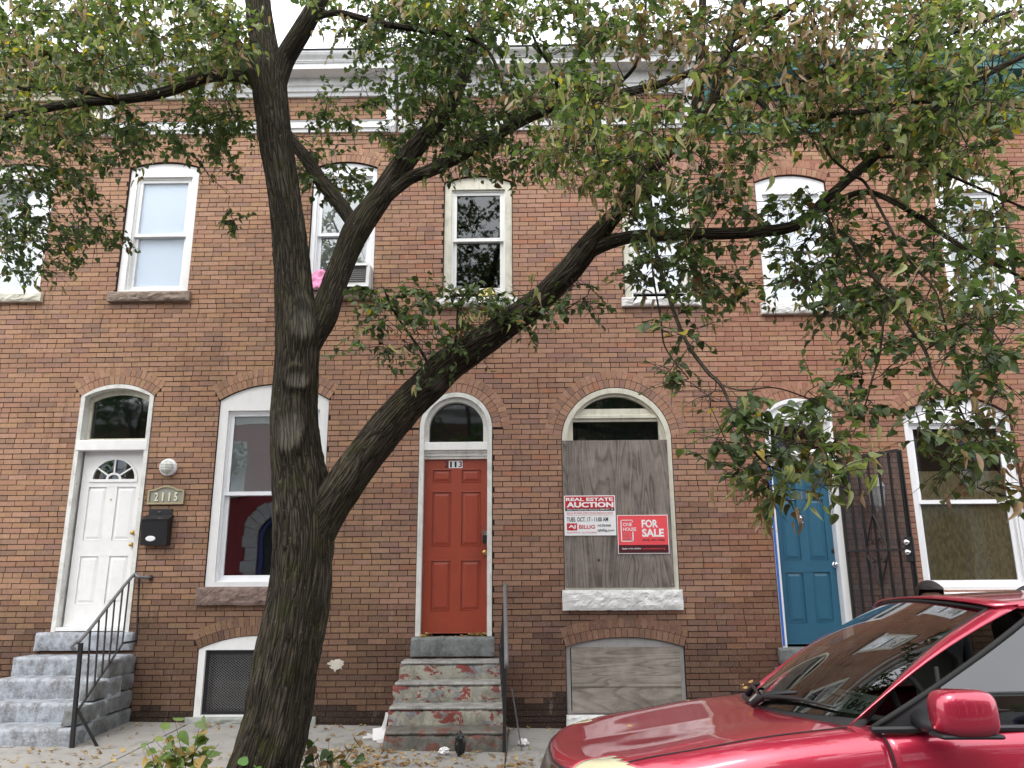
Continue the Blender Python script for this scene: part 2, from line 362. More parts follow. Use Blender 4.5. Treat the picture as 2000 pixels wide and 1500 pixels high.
def ring(house, o, pal, part):
    """two concentric rowlock courses over an opening, every brick its own piece"""
    cx, cz, rr, a = arch(o['xl'], o['xr'], o['zs'], o['zc']); vs_ = variants(pal); r0 = rr+.004
    for k in range(2):
        r1 = r0+.101; n = max(6, round(2*a*(r0+.05)/.0655))
        for i in range(n):
            t0 = -a+2*a*i/n; t1 = -a+2*a*(i+1)/n; ga = .0028/(r0+.05); t0 += ga; t1 -= ga
            d = -.003+random.uniform(-.002, .002); P = []
            for y in (d, .1):
                for r_, t in ((r0, t0), (r0, t1), (r1, t1), (r1, t0)): P.append((cx+r_*math.sin(t), y, cz+r_*math.cos(t)))
            gg = G().add(P, [(3,2,1,0),(0,1,5,4),(1,2,6,5),(2,3,7,6),(3,0,4,7)]); ob = gg.obj('arch_brick', MT['brick'], part)
            zz = cz+r0*math.cos((t0+t1)/2); setattr_col(ob.data, 'tint', [(*(vs_[rng.integers(28)]*SOOT_SHADE[soot_shade(cx+r0*t0, zz)]), 1)]*8)
        r0 = r1+.005
def build_house(x0, x1, ops, label, pal, mort, zoff=0.0, singles=300):
    h = root('row_house', ((x0+x1)/2, 0, 0), label, 'house', 'brick row houses along the street')
    wall = G().plate([rect(x0, x1-.002, -.5, 8.35+zoff)]+[loop(o['xl'], o['xr'], o['zb'], o['zs'], o['zc']) for o in ops], .007, .32).obj('wall', MT[mort], h)
    rows = []; top = 8.2+zoff; nk = int((top+.30)/CH)
    for k in range(nk):
        z0 = -.30+k*CH; zm = z0+CH/2; x = -10.2-BL*(.5 if k % 2 else 1.0)+.012*math.sin(k*7.31)
        x += BL*math.ceil((x0-x)/BL-.5)                          # one bond runs through all the houses
        while x+BL/2 < x1:
            a, b = x, x+BL; x += BL; iv = [(a, b)]
            for o in ops:
                cx, cz, rr, al = o['A']; 
                if zm < o['zb'] or zm > cz+rr+.11: continue
                if zm <= o['zs']: hw = (o['xr']-o['xl'])/2
                else:
                    hw = math.sqrt(max(0, (rr+.13)**2-(zm-cz)**2))
                    if al < 1.5: hw = min(hw, (zm-cz)*math.tan(al)+.004)
                nv = []
                for (p, q) in iv:
                    if q <= cx-hw or p >= cx+hw: nv.append((p, q)); continue
                    if p < cx-hw: nv.append((p, cx-hw))
                    if q > cx+hw: nv.append((cx+hw, q))
                iv = nv
            for p, q in iv:
                if q-p < .028: continue
                if q-p > .2 and random.random() < .06:
                    m_ = (p+q)/2; rows += [(p, m_, z0), (m_, q, z0)]
                else: rows.append((p, q, z0))
    cand = []
    for i, (p, q, z0) in enumerate(rows):
        if abs(q-p-BL) > .001: continue
        u, v, w = proj((p+BL/2, 0, z0)); 
        if not hidden(u, v): cand.append((w, i))
    cand.sort(); pick = set(i for _, i in cand[:singles])
    V, F, T = [], [], []
    for i, (p, q, z0) in enumerate(rows):
        k = int(rng.integers(28)); s = soot_shade((p+q)/2, z0); d = random.uniform(-.0025, .0025)
        if i in pick:
            ob = bpy.data.objects.new('brick', brick_mesh(pal, k, s)); ob.location = ((p+q)/2, d, z0+CH/2+.0028*math.sin(p*1.7+z0*5)+.002*math.sin(p*4.3+z0*11))
            ob.rotation_euler = (0, random.uniform(-.004, .004), random.uniform(-.004, .004)); put(ob, wall)
        else:
            a, b, c, e = p+.00425, q-.00425, z0+.0045, z0+CH-.0045; t = random.uniform(-.0008, .0008); n = len(V)
            wv = .0028*math.sin(p*1.7+z0*5)+.002*math.sin(p*4.3+z0*11); c += wv; e += wv
            V += [(a,d,c+t),(b,d,c-t),(b,.1,c),(a,.1,c),(a,d,e+t),(b,d,e-t),(b,.1,e),(a,.1,e)]
            F += [(n,n+1,n+5,n+4),(n+1,n+2,n+6,n+5),(n+3,n,n+4,n+7),(n+4,n+5,n+6,n+7),(n+3,n+2,n+1,n)]
            T += [(*(np.asarray(variants(pal)[k]*SOOT_SHADE[s])), 1)]*8
    gg = G(); gg.v = V; gg.f = F; ob = gg.obj('bricks', MT['brick'], wall); tag(ob, kind='stuff'); setattr_col(ob.data, 'tint', T)
    for o in ops:
        if o.get('ring', True):
            cx, cz, rr, al = o['A']; ap = G().plate([ [(cx+(rr+.002)*math.sin(t), cz+(rr+.002)*math.cos(t)) for t in np.linspace(-al, al, 18)]+[(cx+(rr+.212)*math.sin(t), cz+(rr+.212)*math.cos(t)) for t in np.linspace(al, -al, 18)] ], .004, .09).obj('arch', MT[mort], h)
            ring(h, o, pal, ap)
    G().box(x0, x1-.002, .33, 9, 8.1+zoff, 8.3+zoff).obj('roof', MT['dark'], h)
    return h, wall
def OP(xl, xr, zb, zs, zc, **kw):
    o = dict(xl=xl, xr=xr, zb=zb, zs=zs, zc=zc, A=arch(xl, xr, zs, zc)); o.update(kw); return o
U0 = OP(-7.15, -6.20, 5.15, 6.92, 7.0); U1 = OP(-5.21, -4.28, 5.15, 6.92, 7.0); U2 = OP(-2.75, -1.90, 5.14, 6.88, 6.97)
U3 = OP(-1.005, -.113, 5.02, 6.65, 6.74); U4 = OP(1.312, 2.195, 5.0, 6.65, 6.74); U5 = OP(3.07, 3.985, 4.91, 6.60, 6.70); U6 = OP(5.385, 6.25, 4.91, 6.60, 6.70)
D5 = OP(-5.465, -4.554, .98, 3.79, 3.945); W5 = OP(-3.735, -2.383, 1.50, 3.728, 3.925); C5 = OP(-3.735, -2.40, .085, .81, .955)
D3 = OP(-1.258, -.372, .93, 3.36, 3.803); W3 = OP(.469, 1.793, 1.445, 3.25, 3.845); C3 = OP(.466, 1.808, .10, .815, .918)
D1 = OP(2.915, 3.745, .80, 3.50, 3.69); W1 = OP(4.603, 5.905, 1.40, 3.458, 3.70)
H7, w7 = build_house(-9.65, -5.65, [U0], 'tan brick row house at the left edge, left of the white front door', 'tan', 'mortar', 0, 300)
H5, w5 = build_house(-5.65, -1.65, [U1, U2, D5, W5, C5], 'tan brick row house with the white front door', 'tan', 'mortar', 0)
H3, w3 = build_house(-1.65, 2.35, [U3, U4, D3, W3, C3], 'brown brick row house with the red front door and boarded window', 'pink', 'mortar', -.04)
H1, w1 = build_house(2.35, 6.35, [U5, U6, D1, W1], 'reddish brick row house with the blue front door', 'red', 'mortar_red', -.1)
H9, w9 = build_house(6.35, 10.35, [], 'brick row house at the right edge beyond the blue door house', 'red', 'mortar_red', -.12, 60)

# cornices
def cornice(h, x0, x1, ys_, mat, zsh=0):
    zt = at(700, ys_[0], -.38).z; zs = at(700, ys_[1], -.30).z; zb = at(700, ys_[2], -.04).z; b1 = at(700, ys_[3], -.05).z; b0 = at(700, ys_[4], -.05).z
    pf = [(.02,zb),(-.04,zb),(-.05,zb+.045),(-.075,zb+.055),(-.075,zb+.12),(-.095,zb+.135),(-.10,zs),(-.30,zs),(-.30,zs+.075),(-.315,zs+.085),(-.318,zs+.10)]
    n = 6
    for i in range(n+1):
        t = i/n; pf.append((-.325-.055*(.5-.5*math.cos(math.pi*t)), zs+.10+(zt-.03-zs-.10)*t))
    pf += [(-.385, zt-.03), (-.385, zt), (.02, zt+.03)]
    c = G().extx(pf, x0+.01, x1-.012).obj('cornice', mat, h, norm=True)
    G().box(x0+.01, x1-.012, -.398, .02, zt-.002, zt+.016).obj('roof_edge', MT['dark'], c)
    G().extx([(.02,b0),(-.03,b0),(-.035,b0+.04),(-.055,b0+.05),(-.055,b1-.02),(-.07,b1),(.02,b1+.01)], x0+.012, x1-.014).obj('frieze_moulding', mat, c, norm=True)
    for xb in (x0+.085, x1-.085):
        G().extx([(.02,b0-.03),(-.06,b0-.03),(-.09,b0+.04),(-.08,b0+.3),(-.13,b0+.42),(-.24,zs-.06),(-.27,zs-.004),(.02,zs-.004)], xb-.06, xb+.06).obj('bracket', mat, c, norm=True)
MT['corn_white'] = paint('cornice_white', (.74, .75, .76), .5, .2); MT['corn_grey'] = paint('cornice_off_white', (.62, .63, .62), .55, .4)
MT['corn_green'] = paint('cornice_teal', (.06, .19, .185), .5, .2, (.03, .08, .08)); MT['corn_cream'] = paint('cornice_cream', (.66, .62, .48), .5, .3)
cornice(H7, -9.65, -5.65, (97, 133, 187, 235, 255), MT['corn_cream']); cornice(H5, -5.65, -1.65, (97, 133, 187, 235, 255), MT['corn_white'])
cornice(H3, -1.65, 2.35, (96, 128, 190, 238, 256), MT['corn_grey']); cornice(H1, 2.35, 6.35, (114, 148, 203, 252, 268), MT['corn_green'])
cornice(H9, 6.35, 10.35, (118, 152, 206, 255, 270), MT['corn_green'])

# windows ----------------------------------------------------------
def sash(w, x0, x1, z0, z1, y, mat, gm, st=.045, wide_b=None):
    b = wide_b or st
    s = G().plate([rect(x0, x1, z0, z1), rect(x0+st, x1-st, z0+b, z1-st)], y, y+.035).obj('sash', mat, w, bevel=.004)
    G().box(x0+st-.004, x1-st+.004, y+.014, y+.019, z0+b-.004, z1-st+.004).obj('pane', gm, w)
def backing(w, x0, x1, z0, z1, y, mat, name='blind'): return G().box(x0, x1, y, y+.012, z0, z1).obj(name, mat, w)
def window(h, o, fw, zt, zm, fm, gm, backs, fy=.035, sm=None, sillm=None, sill=None, lower_open=0.0, fb=.05, label=None):
    xl, xr, zb, zs, zc = o['xl'], o['xr'], o['zb'], o['zs'], o['zc']; e = .006
    ix0, ix1, iz0 = xl+fw, xr-fw, zb+fb
    w = G().plate([loop(xl+e, xr-e, zb, zs-e, zc-e), rect(ix0, ix1, iz0, zt)], fy, fy+.14).obj('window', fm, h, bevel=.005)
    if label: w['label'] = label
    G().plate([rect(ix0-.0, ix1+.0, iz0-.0, zt), rect(ix0+.022, ix1-.022, iz0+.018, zt-.022)], fy+.03, fy+.12).obj('frame', sm or fm, w)
    a, b, c, d = ix0+.022, ix1-.022, iz0+.018, zt-.022
    sash(w, a, b, zm-.02, d, fy+.045, sm or fm, gm)
    sash(w, a, b, c+lower_open, zm+.02+lower_open*.0, fy+.083, sm or fm, gm, .045, .06)
    G().plate([rect(xl-.02, xr+.02, zb-.02, zc+.02), rect(xl+.002, xr-.002, zb+.002, zs-.002)], .325, .9).obj('interior', MT['room'], w)
    G().box(xl-.02, xr+.02, .9, .92, zb-.05, zc+.05).obj('interior', MT['dark'], w)
    for (z0, z1, m, nm) in backs:
        if z1 > zm+.05: backing(w, a-.01, b+.01, max(z0, zm-.01), min(z1, d+.01), fy+.0805, m, nm)
        if z0 < zm-.05: backing(w, a-.01, b+.01, z0, min(z1, zm-.02), fy+.1205, m, nm)
    if sill:
        sx0, sx1, sz0, sz1 = sill; rough_sill(w, sx0, sx1, sz0, sz1, sillm)
    return w
def rough_sill(w, x0, x1, z0, z1, mat, yf=-.055, name='sill'):
    """rock-faced stone: chiselled front, flat top"""
    nx, nz = 46, 8; V = []; F = []
    for i in range(nx+1):
        for j in range(nz+1):
            u, v = i/nx, j/nz; x = x0+(x1-x0)*u; z = z0+(z1-z0)*v; ed = min(u*nx/3, (1-u)*nx/3, v*nz/1.5, (1-v)*nz/1.2, 1)
            n = noise.noise(Vector((x*9, z*16, 1)))*.016+noise.noise(Vector((x*24, z*36, 4)))*.009
            V.append((x+(noise.noise(Vector((z*30, x0, 2)))*.006 if i in (0, nx) else 0), yf-ed*.014-n*ed, z+(noise.noise(Vector((x*14, 7, z0)))*.006 if j in (0,) else 0)))
    for i in range(nx):
        for j in range(nz): a = i*(nz+1)+j; F.append((a, a+nz+1, a+nz+2, a+1))
    gg = G().add(V, F); b = len(gg.v)
    bk = [(x0, .12, z0), (x1, .12, z0), (x1, .12, z1), (x0, .12, z1)]; gg.v += bk
    col = lambda i, j: i*(nz+1)+j
    gg.f.append(tuple([col(i, nz) for i in range(nx+1)]+[b+2, b+3])); gg.f.append(tuple([col(i, 0) for i in reversed(range(nx+1))]+[b, b+1]))
    gg.f.append(tuple([col(0, j) for j in range(nz+1)]+[b+3, b])); gg.f.append(tuple([col(nx, j) for j in reversed(range(nz+1))]+[b+1, b+2]))
    return gg.obj(name, mat, w)
BLD = lambda o, m='blind': [(o['zb']+.02, o['zs']+.02, MT[m], 'blind')]
window(H7, U0, .09, 6.80, 5.98, MT['white'], MT['glass'], BLD(U0), sillm=MT['cream'], sill=(-7.22, -6.13, 5.03, 5.148))
window(H5, U1, .095, 6.80, 5.98, MT['white'], MT['glass_soft'], BLD(U1), sillm=MT['tan_stone'], sill=(-5.275, -4.225, 5.02, 5.148))
window(H5, U2, .06, 6.78, 5.96, MT['white_clean'], MT['glass'], BLD(U2, 'curtain'), sillm=MT['tan_stone'], sill=(-2.82, -1.84, 5.01, 5.138))
window(H3, U3, .095, 6.56, 5.86, MT['cream'], MT['glass_dark'], [], sm=MT['white'], sillm=MT['white_stone'], sill=(-1.07, -.045, 4.905, 5.018), lower_open=.075, fb=.03)
window(H3, U4, .09, 6.56, 5.86, MT['cream'], MT['glass_bright'], [(5.12, 6.68, MT['blind'], 'blind')], sm=MT['white'], sillm=MT['white_stone'], sill=(1.26, 2.25, 4.885, 4.998), lower_open=.075, fb=.03)
window(H1, U5, .085, 6.44, 5.68, MT['white_clean'], MT['glass_bright'], [(4.92, 6.6, MT['room'], 'blind')], sillm=MT['white_stone'], sill=(3.0, 4.06, 4.765, 4.908))
window(H1, U6, .085, 6.44, 5.68, MT['white_clean'], MT['glass'], [], sillm=MT['white_stone'], sill=(5.32, 6.32, 4.765, 4.908))
ww = window(H5, W5, .11, 3.60, 2.585, MT['white'], MT['glass'], [(2.6, 3.6, MT['curtain'], 'shade')], sillm=MT['brownstone'], sill=(-3.80, -2.30, 1.295, 1.498), fy=.02, sm=MT['white_clean'])
ww = window(H1, W1, .075, 3.38, 2.43, MT['white_clean'], MT['glass_dim'], [(1.42, 2.80, MT['osb'], 'strand_board')], sillm=MT['white_stone'], sill=(4.53, 5.98, 1.20, 1.398), fy=.05)

# boarded window of the red-door house
o = W3; cx = (o['xl']+o['xr'])/2
w = G().plate([loop(o['xl']+.005, o['xr']-.005, o['zb'], o['zs'], o['zc']-.005, 36), loop(o['xl']+.065, o['xr']-.065, o['zb']+.03, o['zs'], o['zc']-.07, 36)], .0, .16).obj('window', MT['cream'], H3, bevel=.006)
w['label'] = 'round headed window with peeling cream frame'
G().plate([loop(o['xl']+.065, o['xr']-.065, o['zb']+.03, o['zs'], o['zc']-.07, 36), loop(o['xl']+.09, o['xr']-.09, o['zb']+.05, o['zs'], o['zc']-.105, 36)], .035, .12).obj('frame', MT['cream'], w)
z0, z1 = at(1196, 822).z, at(1196, 800).z
tr = G().extx([(.14, z0), (.05, z0), (.05, z0+.03), (.025, z0+.04), (.025, z0+.075), (.05, z0+.085), (.05, z1+.02), (.14, z1+.02)], o['xl']+.07, o['xr']-.07).obj('transom_rail', MT['cream'], w, norm=True)
G().box(o['xl']+.075, o['xl']+.14, .05, .11, o['zb']+.03, z0).obj('stile', MT['cream'], w); G().box(o['xr']-.14, o['xr']-.075, .05, .11, o['zb']+.03, z0).obj('stile', MT['cream'], w)
G().plate([loop(o['xl']+.08, o['xr']-.08, o['zb']+.04, o['zs'], o['zc']-.08, 30)], .085, .089).obj('pane', MT['glass_dark'], w)
G().box(o['xl'], o['xr'], .105, .11, o['zb'], o['zc']).obj('interior', MT['haze_pane'], w)  # backing colour stands in for the grey-blue haze reflected in the glass
rough_sill(w, .437, 1.815, 1.218, 1.442, MT['white_stone'])
brd = G().plate([rect(.477, 1.735, 1.468, 3.188)], -.014, .002).obj('plywood_board', MT['ply'])
tag(brd, 'large weathered plywood sheet screwed over the round headed window', 'board')
sc = MT['chrome']
for (x, z) in ((.50, 1.50), (1.71, 1.50), (.50, 3.16), (1.71, 3.16), (.5, 2.3), (1.71, 2.3)):
    G().lathe((x, -.014, z), [(.007, 0), (.006, -.003), (.001, -.004)], 'y', 8).obj('screw', sc, brd)
# cellar window of the red-door house
o = C3; w = G().plate([loop(o['xl']+.004, o['xr']-.004, o['zb'], o['zs'], o['zc']-.004), rect(o['xl']+.05, o['xr']-.05, o['zb']+.03, o['zs']-.01)], .03, .12).obj('cellar_window', MT['grey_paint'], H3)
G().box(o['xl'], o['xr'], .125, .14, o['zb'], o['zc']).obj('interior', MT['dark'], w)
zz = at(1222, 1342).z
for a, b, yy in ((zz+.004, .812, .012), (o['zb']+.01, zz+.02, .022)):
    b_ = G().plate([rect(.525, 1.755, a, b)], yy, yy+.012).obj('board', MT['ply_h'], w)
rough_sill(w, .455, 1.82, -.07, .098, MT['white_stone'], -.03)
# cellar window of the white-door house: white surround, black expanded-metal guard
o = C5; w = G().plate([loop(o['xl']+.004, o['xr']-.004, o['zb'], o['zs'], o['zc']-.004), rect(-3.655, -2.48, o['zb']+.02, .80)], .01, .15).obj('cellar_window', MT['white'], H5, bevel=.004)
fr = G().plate([rect(-3.66, -2.475, .10, .795), rect(-3.62, -2.515, .14, .755)], .045, .075).obj('guard_frame', MT['black'], w)
gg = G(); d_ = .038
x = -4.6
while x < -2.2:
    for sg in (1, -1):
        pts = []
        for t in np.linspace(.14, .755, 2):
            pts.append((x+sg*(t-.14)*1.35, .06, t))
        (a, _, z0), (b, _, z1) = pts; f0, f1 = 0., 1.
        for lim, lo in ((-3.62, True), (-2.515, False)):
            for (p, q) in (((a, b)),): pass
        def clip(a, b, z0, z1):
            ts = [0., 1.]; dx = b-a
            for lim, sgn in ((-3.62, 1), (-2.515, -1)):
                ta = (lim-a)/dx
                if (dx > 0) == (sgn > 0): ts[0] = max(ts[0], ta)
                else: ts[1] = min(ts[1], ta)
            return ts
        t0, t1 = clip(a, b, z0, z1)
        if t1 > t0+.02: gg.bar((a+(b-a)*t0, .058+sg*.002, z0+(z1-z0)*t0), (a+(b-a)*t1, .058+sg*.002, z0+(z1-z0)*t1), .004, .003)
    x += d_
tag(gg.obj('guard_mesh', MT['grey_iron'], w), kind='stuff')
G().box(-3.73, -2.41, .145, .155, .09, .9).obj('pane', MT['glass_dark'], w); G().box(-3.73, -2.41, .30, .31, .0, .95).obj('interior', MT['room'], w)
rough_sill(w, -3.80, -2.34, -.045, .088, MT['green_grey'], -.05)

# doors ---------------------------------------------------------------
def uframe(xl, xr, zb, zs, zc, fw, n=24):
    a = loop(xl, xr, zb, zs, zc, n); b = loop(xl+fw, xr-fw, zb, zs, zc-fw, n)
    return [a[0]]+list(reversed(a[2:]))+[a[1], b[1]]+b[2:]+[b[0]]
def slab(h, x0, x1, z0, z1, y, mat, cols, rws, c=.02, extra=None):
    W_, H_ = x1-x0, z1-z0; holes = []
    for (a, b) in cols:
        for (p, q) in rws: holes.append((x0+a*W_, x0+b*W_, z1-q*H_, z1-p*H_))
    lp = [rect(x0, x1, z0, z1)]+[rect(*q) for q in holes]
    if extra: lp.append(extra)
    d = G().plate(lp, y, y+.03).obj('door', mat, h, bevel=.005)
    core = [rect(x0+.005, x1-.005, z0+.005, z1-.005)]+([extra] if extra else [])
    G().plate(core, y+.013, y+.028).obj('core', mat, d)
    for q in holes: G().frus(q[0]+.016, q[1]-.016, q[2]+.016, q[3]-.016, y+.004, y+.0125, .028).obj('panel', mat, d)
    return d
COLS = [(.13, .42), (.585, .885)]
# white door
o = D5; y0 = -.012
f = G().plate([uframe(o['xl']+.004, o['xr']-.004, .99, o['zs'], o['zc']-.004, .05)], y0, .22).obj('door_frame', MT['white_old'], H5, bevel=.006)
G().box(o['xl']+.02, o['xr']-.02, -.02, .2, 3.115, 3.24).obj('lintel', MT['white'], f, bevel=.006)
G().plate([loop(o['xl']+.05, o['xr']-.05, 3.24, o['zs']-.01, o['zc']-.055), loop(o['xl']+.10, o['xr']-.10, 3.275, o['zs']-.05, o['zc']-.115)], .10, .16).obj('transom_sash', MT['cream'], f, bevel=.005)
G().plate([loop(o['xl']+.09, o['xr']-.09, 3.26, o['zs']-.04, o['zc']-.10)], .13, .134).obj('transom_pane', MT['glass_dark'], f)
G().box(o['xl'], o['xr'], .26, .28, .9, 4.0).obj('interior', MT['dark'], f); G().plate([loop(o['xl']+.09, o['xr']-.09, 3.26, o['zs']-.04, o['zc']-.10)], .15, .155).obj('shade', MT['grey_pane'], f)
G().box(o['xl']+.05, o['xr']-.05, -.01, .2, 1.015, 1.055).obj('threshold', MT['white'], f)
sx0, sx1, sz0, sz1 = -5.385, -4.625, 1.058, 3.112; fcx = (sx0+sx1)/2+.01; fz = sz1-.167*2.05; fr_ = .265
fan = [(fcx+fr_*math.cos(t), fz+fr_*.92*math.sin(t)) for t in np.linspace(0, math.pi, 20)]
d = slab(H5, sx0, sx1, sz0, sz1, .10, MT['white'], COLS, [(.21, .52), (.61, .876)], extra=fan)
G().plate([[(fcx+(fr_+.03)*math.cos(t), fz-.03+(fr_*.92+.06)*math.sin(t)) for t in np.linspace(0, math.pi, 20)], [(fcx+fr_*.97*math.cos(t), fz+.005+fr_*.9*math.sin(t)) for t in np.linspace(0, math.pi, 20)]], .088, .11).obj('fanlight_frame', MT['white'], d)
gg = G()
for t in (R(36), R(90), R(144)): gg.bar((fcx+.08*math.cos(t), .096, fz+.08*math.sin(t)), (fcx+.262*math.cos(t), .096, fz+.245*math.sin(t)), .018, .014)
gg.obj('fanlight_bars', MT['white'], d)
G().plate([[(fcx+.095*math.cos(t), fz+.085*math.sin(t)) for t in np.linspace(0, math.pi, 12)]+[(fcx+.07*math.cos(t), fz+.06*math.sin(t)) for t in np.linspace(math.pi, 0, 12)]], .09, .104).obj('fanlight_hub', MT['white'], d)
G().plate([fan], .112, .116).obj('pane', MT['glass'], d)
G().lathe((sx0+.51*.76, .099, sz1-.285*2.05), [(.010, 0), (.010, -.004), (.004, -.005)], 'y', 10).obj('peephole', MT['brass'], d)
for zz_ in (2.13, 1.99): G().lathe((sx1-.05, .099, zz_), [(.028, 0), (.026, -.012), (.018, -.03), (.024, -.05), (.012, -.06)], 'y', 16).obj('knob', MT['brass'], d, smooth=True)
# red door
o = D3
f = G().plate([uframe(o['xl']+.004, o['xr']-.004, .94, o['zs'], o['zc']-.004, .055, 36)], -.012, .2).obj('door_frame', MT['white_old'], H3, bevel=.008)
G().plate([uframe(o['xl']+.055, o['xr']-.055, 3.1, o['zs'], o['zc']-.058, .055, 36)], .03, .15).obj('moulding', MT['white_old'], f, bevel=.008)
G().box(o['xl']+.05, o['xr']-.05, .005, .16, 3.085, 3.185).obj('lintel', MT['white'], f, bevel=.006)
G().extx([(.16, 2.985), (.06, 2.985), (.06, 3.015), (.045, 3.02), (.045, 3.05), (.03, 3.06), (.03, 3.0845), (.16, 3.0845)], o['xl']+.055, o['xr']-.055).obj('head_moulding', MT['white_old'], f, norm=True)
G().plate([loop(o['xl']+.10, o['xr']-.10, 3.18, o['zs'], o['zc']-.11, 30)], .12, .124).obj('transom_pane', MT['glass_dark'], f)
G().box(o['xl'], o['xr'], .26, .28, .9, 3.9).obj('interior', MT['dark'], f); G().plate([loop(o['xl']+.10, o['xr']-.10, 3.18, o['zs'], o['zc']-.11, 30)], .14, .145).obj('shade', MT['grey_pane'], f)
d = slab(H3, -1.192, -.43, .965, 2.985, .09, MT['red_door'], COLS, [(.063, .139), (.196, .511), (.595, .876)])
kx, kz = at(947, 1079, .09).x, at(947, 1079, .09).z
G().lathe((kx, .089, kz), [(.034, 0), (.032, -.008), (.016, -.014), (.016, -.035), (.03, -.045), (.03, -.065), (.015, -.075)], 'y', 18).obj('knob', MT['brass'], d, smooth=True)
kz2 = at(947, 1050, .09).z
G().box(kx-.03, kx+.03, .08, .089, kz2+.0, kz2+.085).obj('hasp', MT['chrome'], d)
G().box(kx-.028, kx+.028, .04, .08, kz2-.06, kz2+.03).obj('lock_box', MT['black'], d, bevel=.006)
G().tube([(kx+.016*math.cos(t), .06, kz2+.03+.03*math.sin(t)) for t in np.linspace(0, math.pi, 9)], .005, 6).obj('shackle', MT['chrome'], d)
# blue door
o = D1
f = G().plate([uframe(o['xl']+.004, o['xr']-.004, .80, o['zs'], o['zc']-.004, .05)], -.012, .22).obj('door_frame', MT['white'], H1, bevel=.006)
G().plate([loop(o['xl']+.05, o['xr']-.05, 3.40, o['zs'], o['zc']-.055)], .02, .10).obj('arch_panel', MT['white_clean'], f)
G().extx([(.18, 2.875), (.05, 2.875), (.05, 2.90), (.02, 2.91), (.02, 2.96), (-.02, 2.98), (-.02, 3.03), (.18, 3.03)], o['xl']+.03, o['xr']-.03).obj('lintel', MT['white_clean'], f, norm=True)
G().plate([rect(o['xl']+.05, o['xr']-.05, 3.03, 3.40), rect(o['xl']+.09, o['xr']-.09, 3.07, 3.36)], .05, .12).obj('transom_sash', MT['white_clean'], f)
G().box(o['xl']+.085, o['xr']-.085, .09, .094, 3.06, 3.37).obj('transom_pane', MT['glass_dark'], f)
G().box(o['xl'], o['xr'], .28, .30, .7, 3.7).obj('interior', MT['dark'], f)
G().box(o['xr']-.095, o['xr']-.05, -.02, .12, .82, 2.88).obj('casing', MT['white_clean'], f)
G().box(o['xl']+.004, o['xl']+.03, -.018, -.0125, .82, 2.93).obj('masking_tape', MT['tape'], f); G().box(o['xl']+.0505, o['xl']+.056, .0, .10, .82, 2.93).obj('masking_tape', MT['tape'], f)
d = slab(H1, 2.972, 3.648, .83, 2.873, .10, MT['blue_door'], COLS, [(.063, .139), (.196, .54), (.61, .885)])
q = at(1631, 1103, .1)
G().lathe((q.x, .099, q.z), [(.034, 0), (.032, -.008), (.016, -.014), (.016, -.035), (.03, -.045), (.03, -.065), (.015, -.075)], 'y', 18).obj('knob', MT['chrome'], d, smooth=True)
q = at(1628, 1077, .1); G().lathe((q.x, .099, q.z), [(.027, 0), (.027, -.003)], 'y', 18).obj('lock_hole', MT['dark'], d)
q = at(1563, 1013, .1)
kn = G().lathe((q.x, .099, q.z), [(.032, 0), (.032, -.012), (.022, -.022)], 'y', 16, 1, 1.3).obj('knocker', MT['chrome'], d, smooth=True)
G().tube([(q.x+.03*math.sin(t), .07, q.z-.01+.045*math.cos(t)) for t in np.linspace(.3, 2*math.pi-.3, 16)], .006, 6).obj('knocker_ring', MT['chrome'], kn)
G().lathe((q.x, .099, q.z+.075), [(.012, 0), (.01, -.012)], 'y', 10).obj('peephole', MT['chrome'], d)
# open black security door of the blue-door house, hinged on the right jamb
hx = o['xr']+.005; A_ = R(-60); ux, uy = math.cos(A_), math.sin(A_)     # leaf swings out over the wall
def sp(t, z, off=0.0): return (hx+ux*t-uy*off, -.02+uy*t+ux*off, z)
sdoor = G(); zb_, zt_ = .86, 2.93; wd_ = .80
for a, b in ((sp(0, zb_), sp(0, zt_)), (sp(wd_, zb_), sp(wd_, zt_)), (sp(0, zb_), sp(wd_, zb_)), (sp(0, zt_), sp(wd_, zt_))): sdoor.bar(a, b, .035, .03)
sdoor.bar(sp(wd_+.018, zb_), sp(wd_+.018, zt_), .012, .05)
sdo = sdoor.obj('security_door', MT['iron'], H1); sdo['label'] = 'black barred storm door standing open'
for i in range(1, 6): G().bar(sp(wd_*i/6, zb_), sp(wd_*i/6, zt_), .020).obj('bar', MT['iron'], sdo)
zc_ = 1.86; G().bar(sp(0, zc_), sp(wd_, zc_), .025, .02).obj('cross_rail', MT['iron'], sdo)
gg = G(); m_ = wd_*.5
for a, b in (((m_, zc_+.40), (m_-.13, zc_+.05)), ((m_, zc_+.40), (m_+.13, zc_+.05)), ((m_, zc_-.40), (m_-.13, zc_-.05)), ((m_, zc_-.40), (m_+.13, zc_-.05))): gg.bar(sp(a[0], a[1], -.012), sp(b[0], b[1], -.012), .016, .010)
for s1 in (-1, 1):
    for s2 in (-1, 1): gg.tube([sp(m_+s1*(.06+.035*math.cos(t)*(1-t/9)), zc_+s2*(.1+.035*math.sin(t)*(1-t/9)), -.012) for t in np.linspace(0, 5.5, 14)], .008, 5)
gg.obj('scrollwork', MT['iron'], sdo)
sg = N('storm_door_glass', .35, (.055, .055, .06)); sgt = sg.n('BsdfTransparent', Color=(.6, .6, .62, 1))
sgm = sg.n('MixShader', i0=sg.ramp(sg.noise(sg.pos(1, 1, .6), 5, 7, .7), [(.35, .25), (.7, .85)]), i1=sgt.outputs[0], i2=sg.b.outputs[0]); sg.t.links.new(sgm.outputs[0], sg.out.inputs['Surface']); MT['storm'] = sg.m
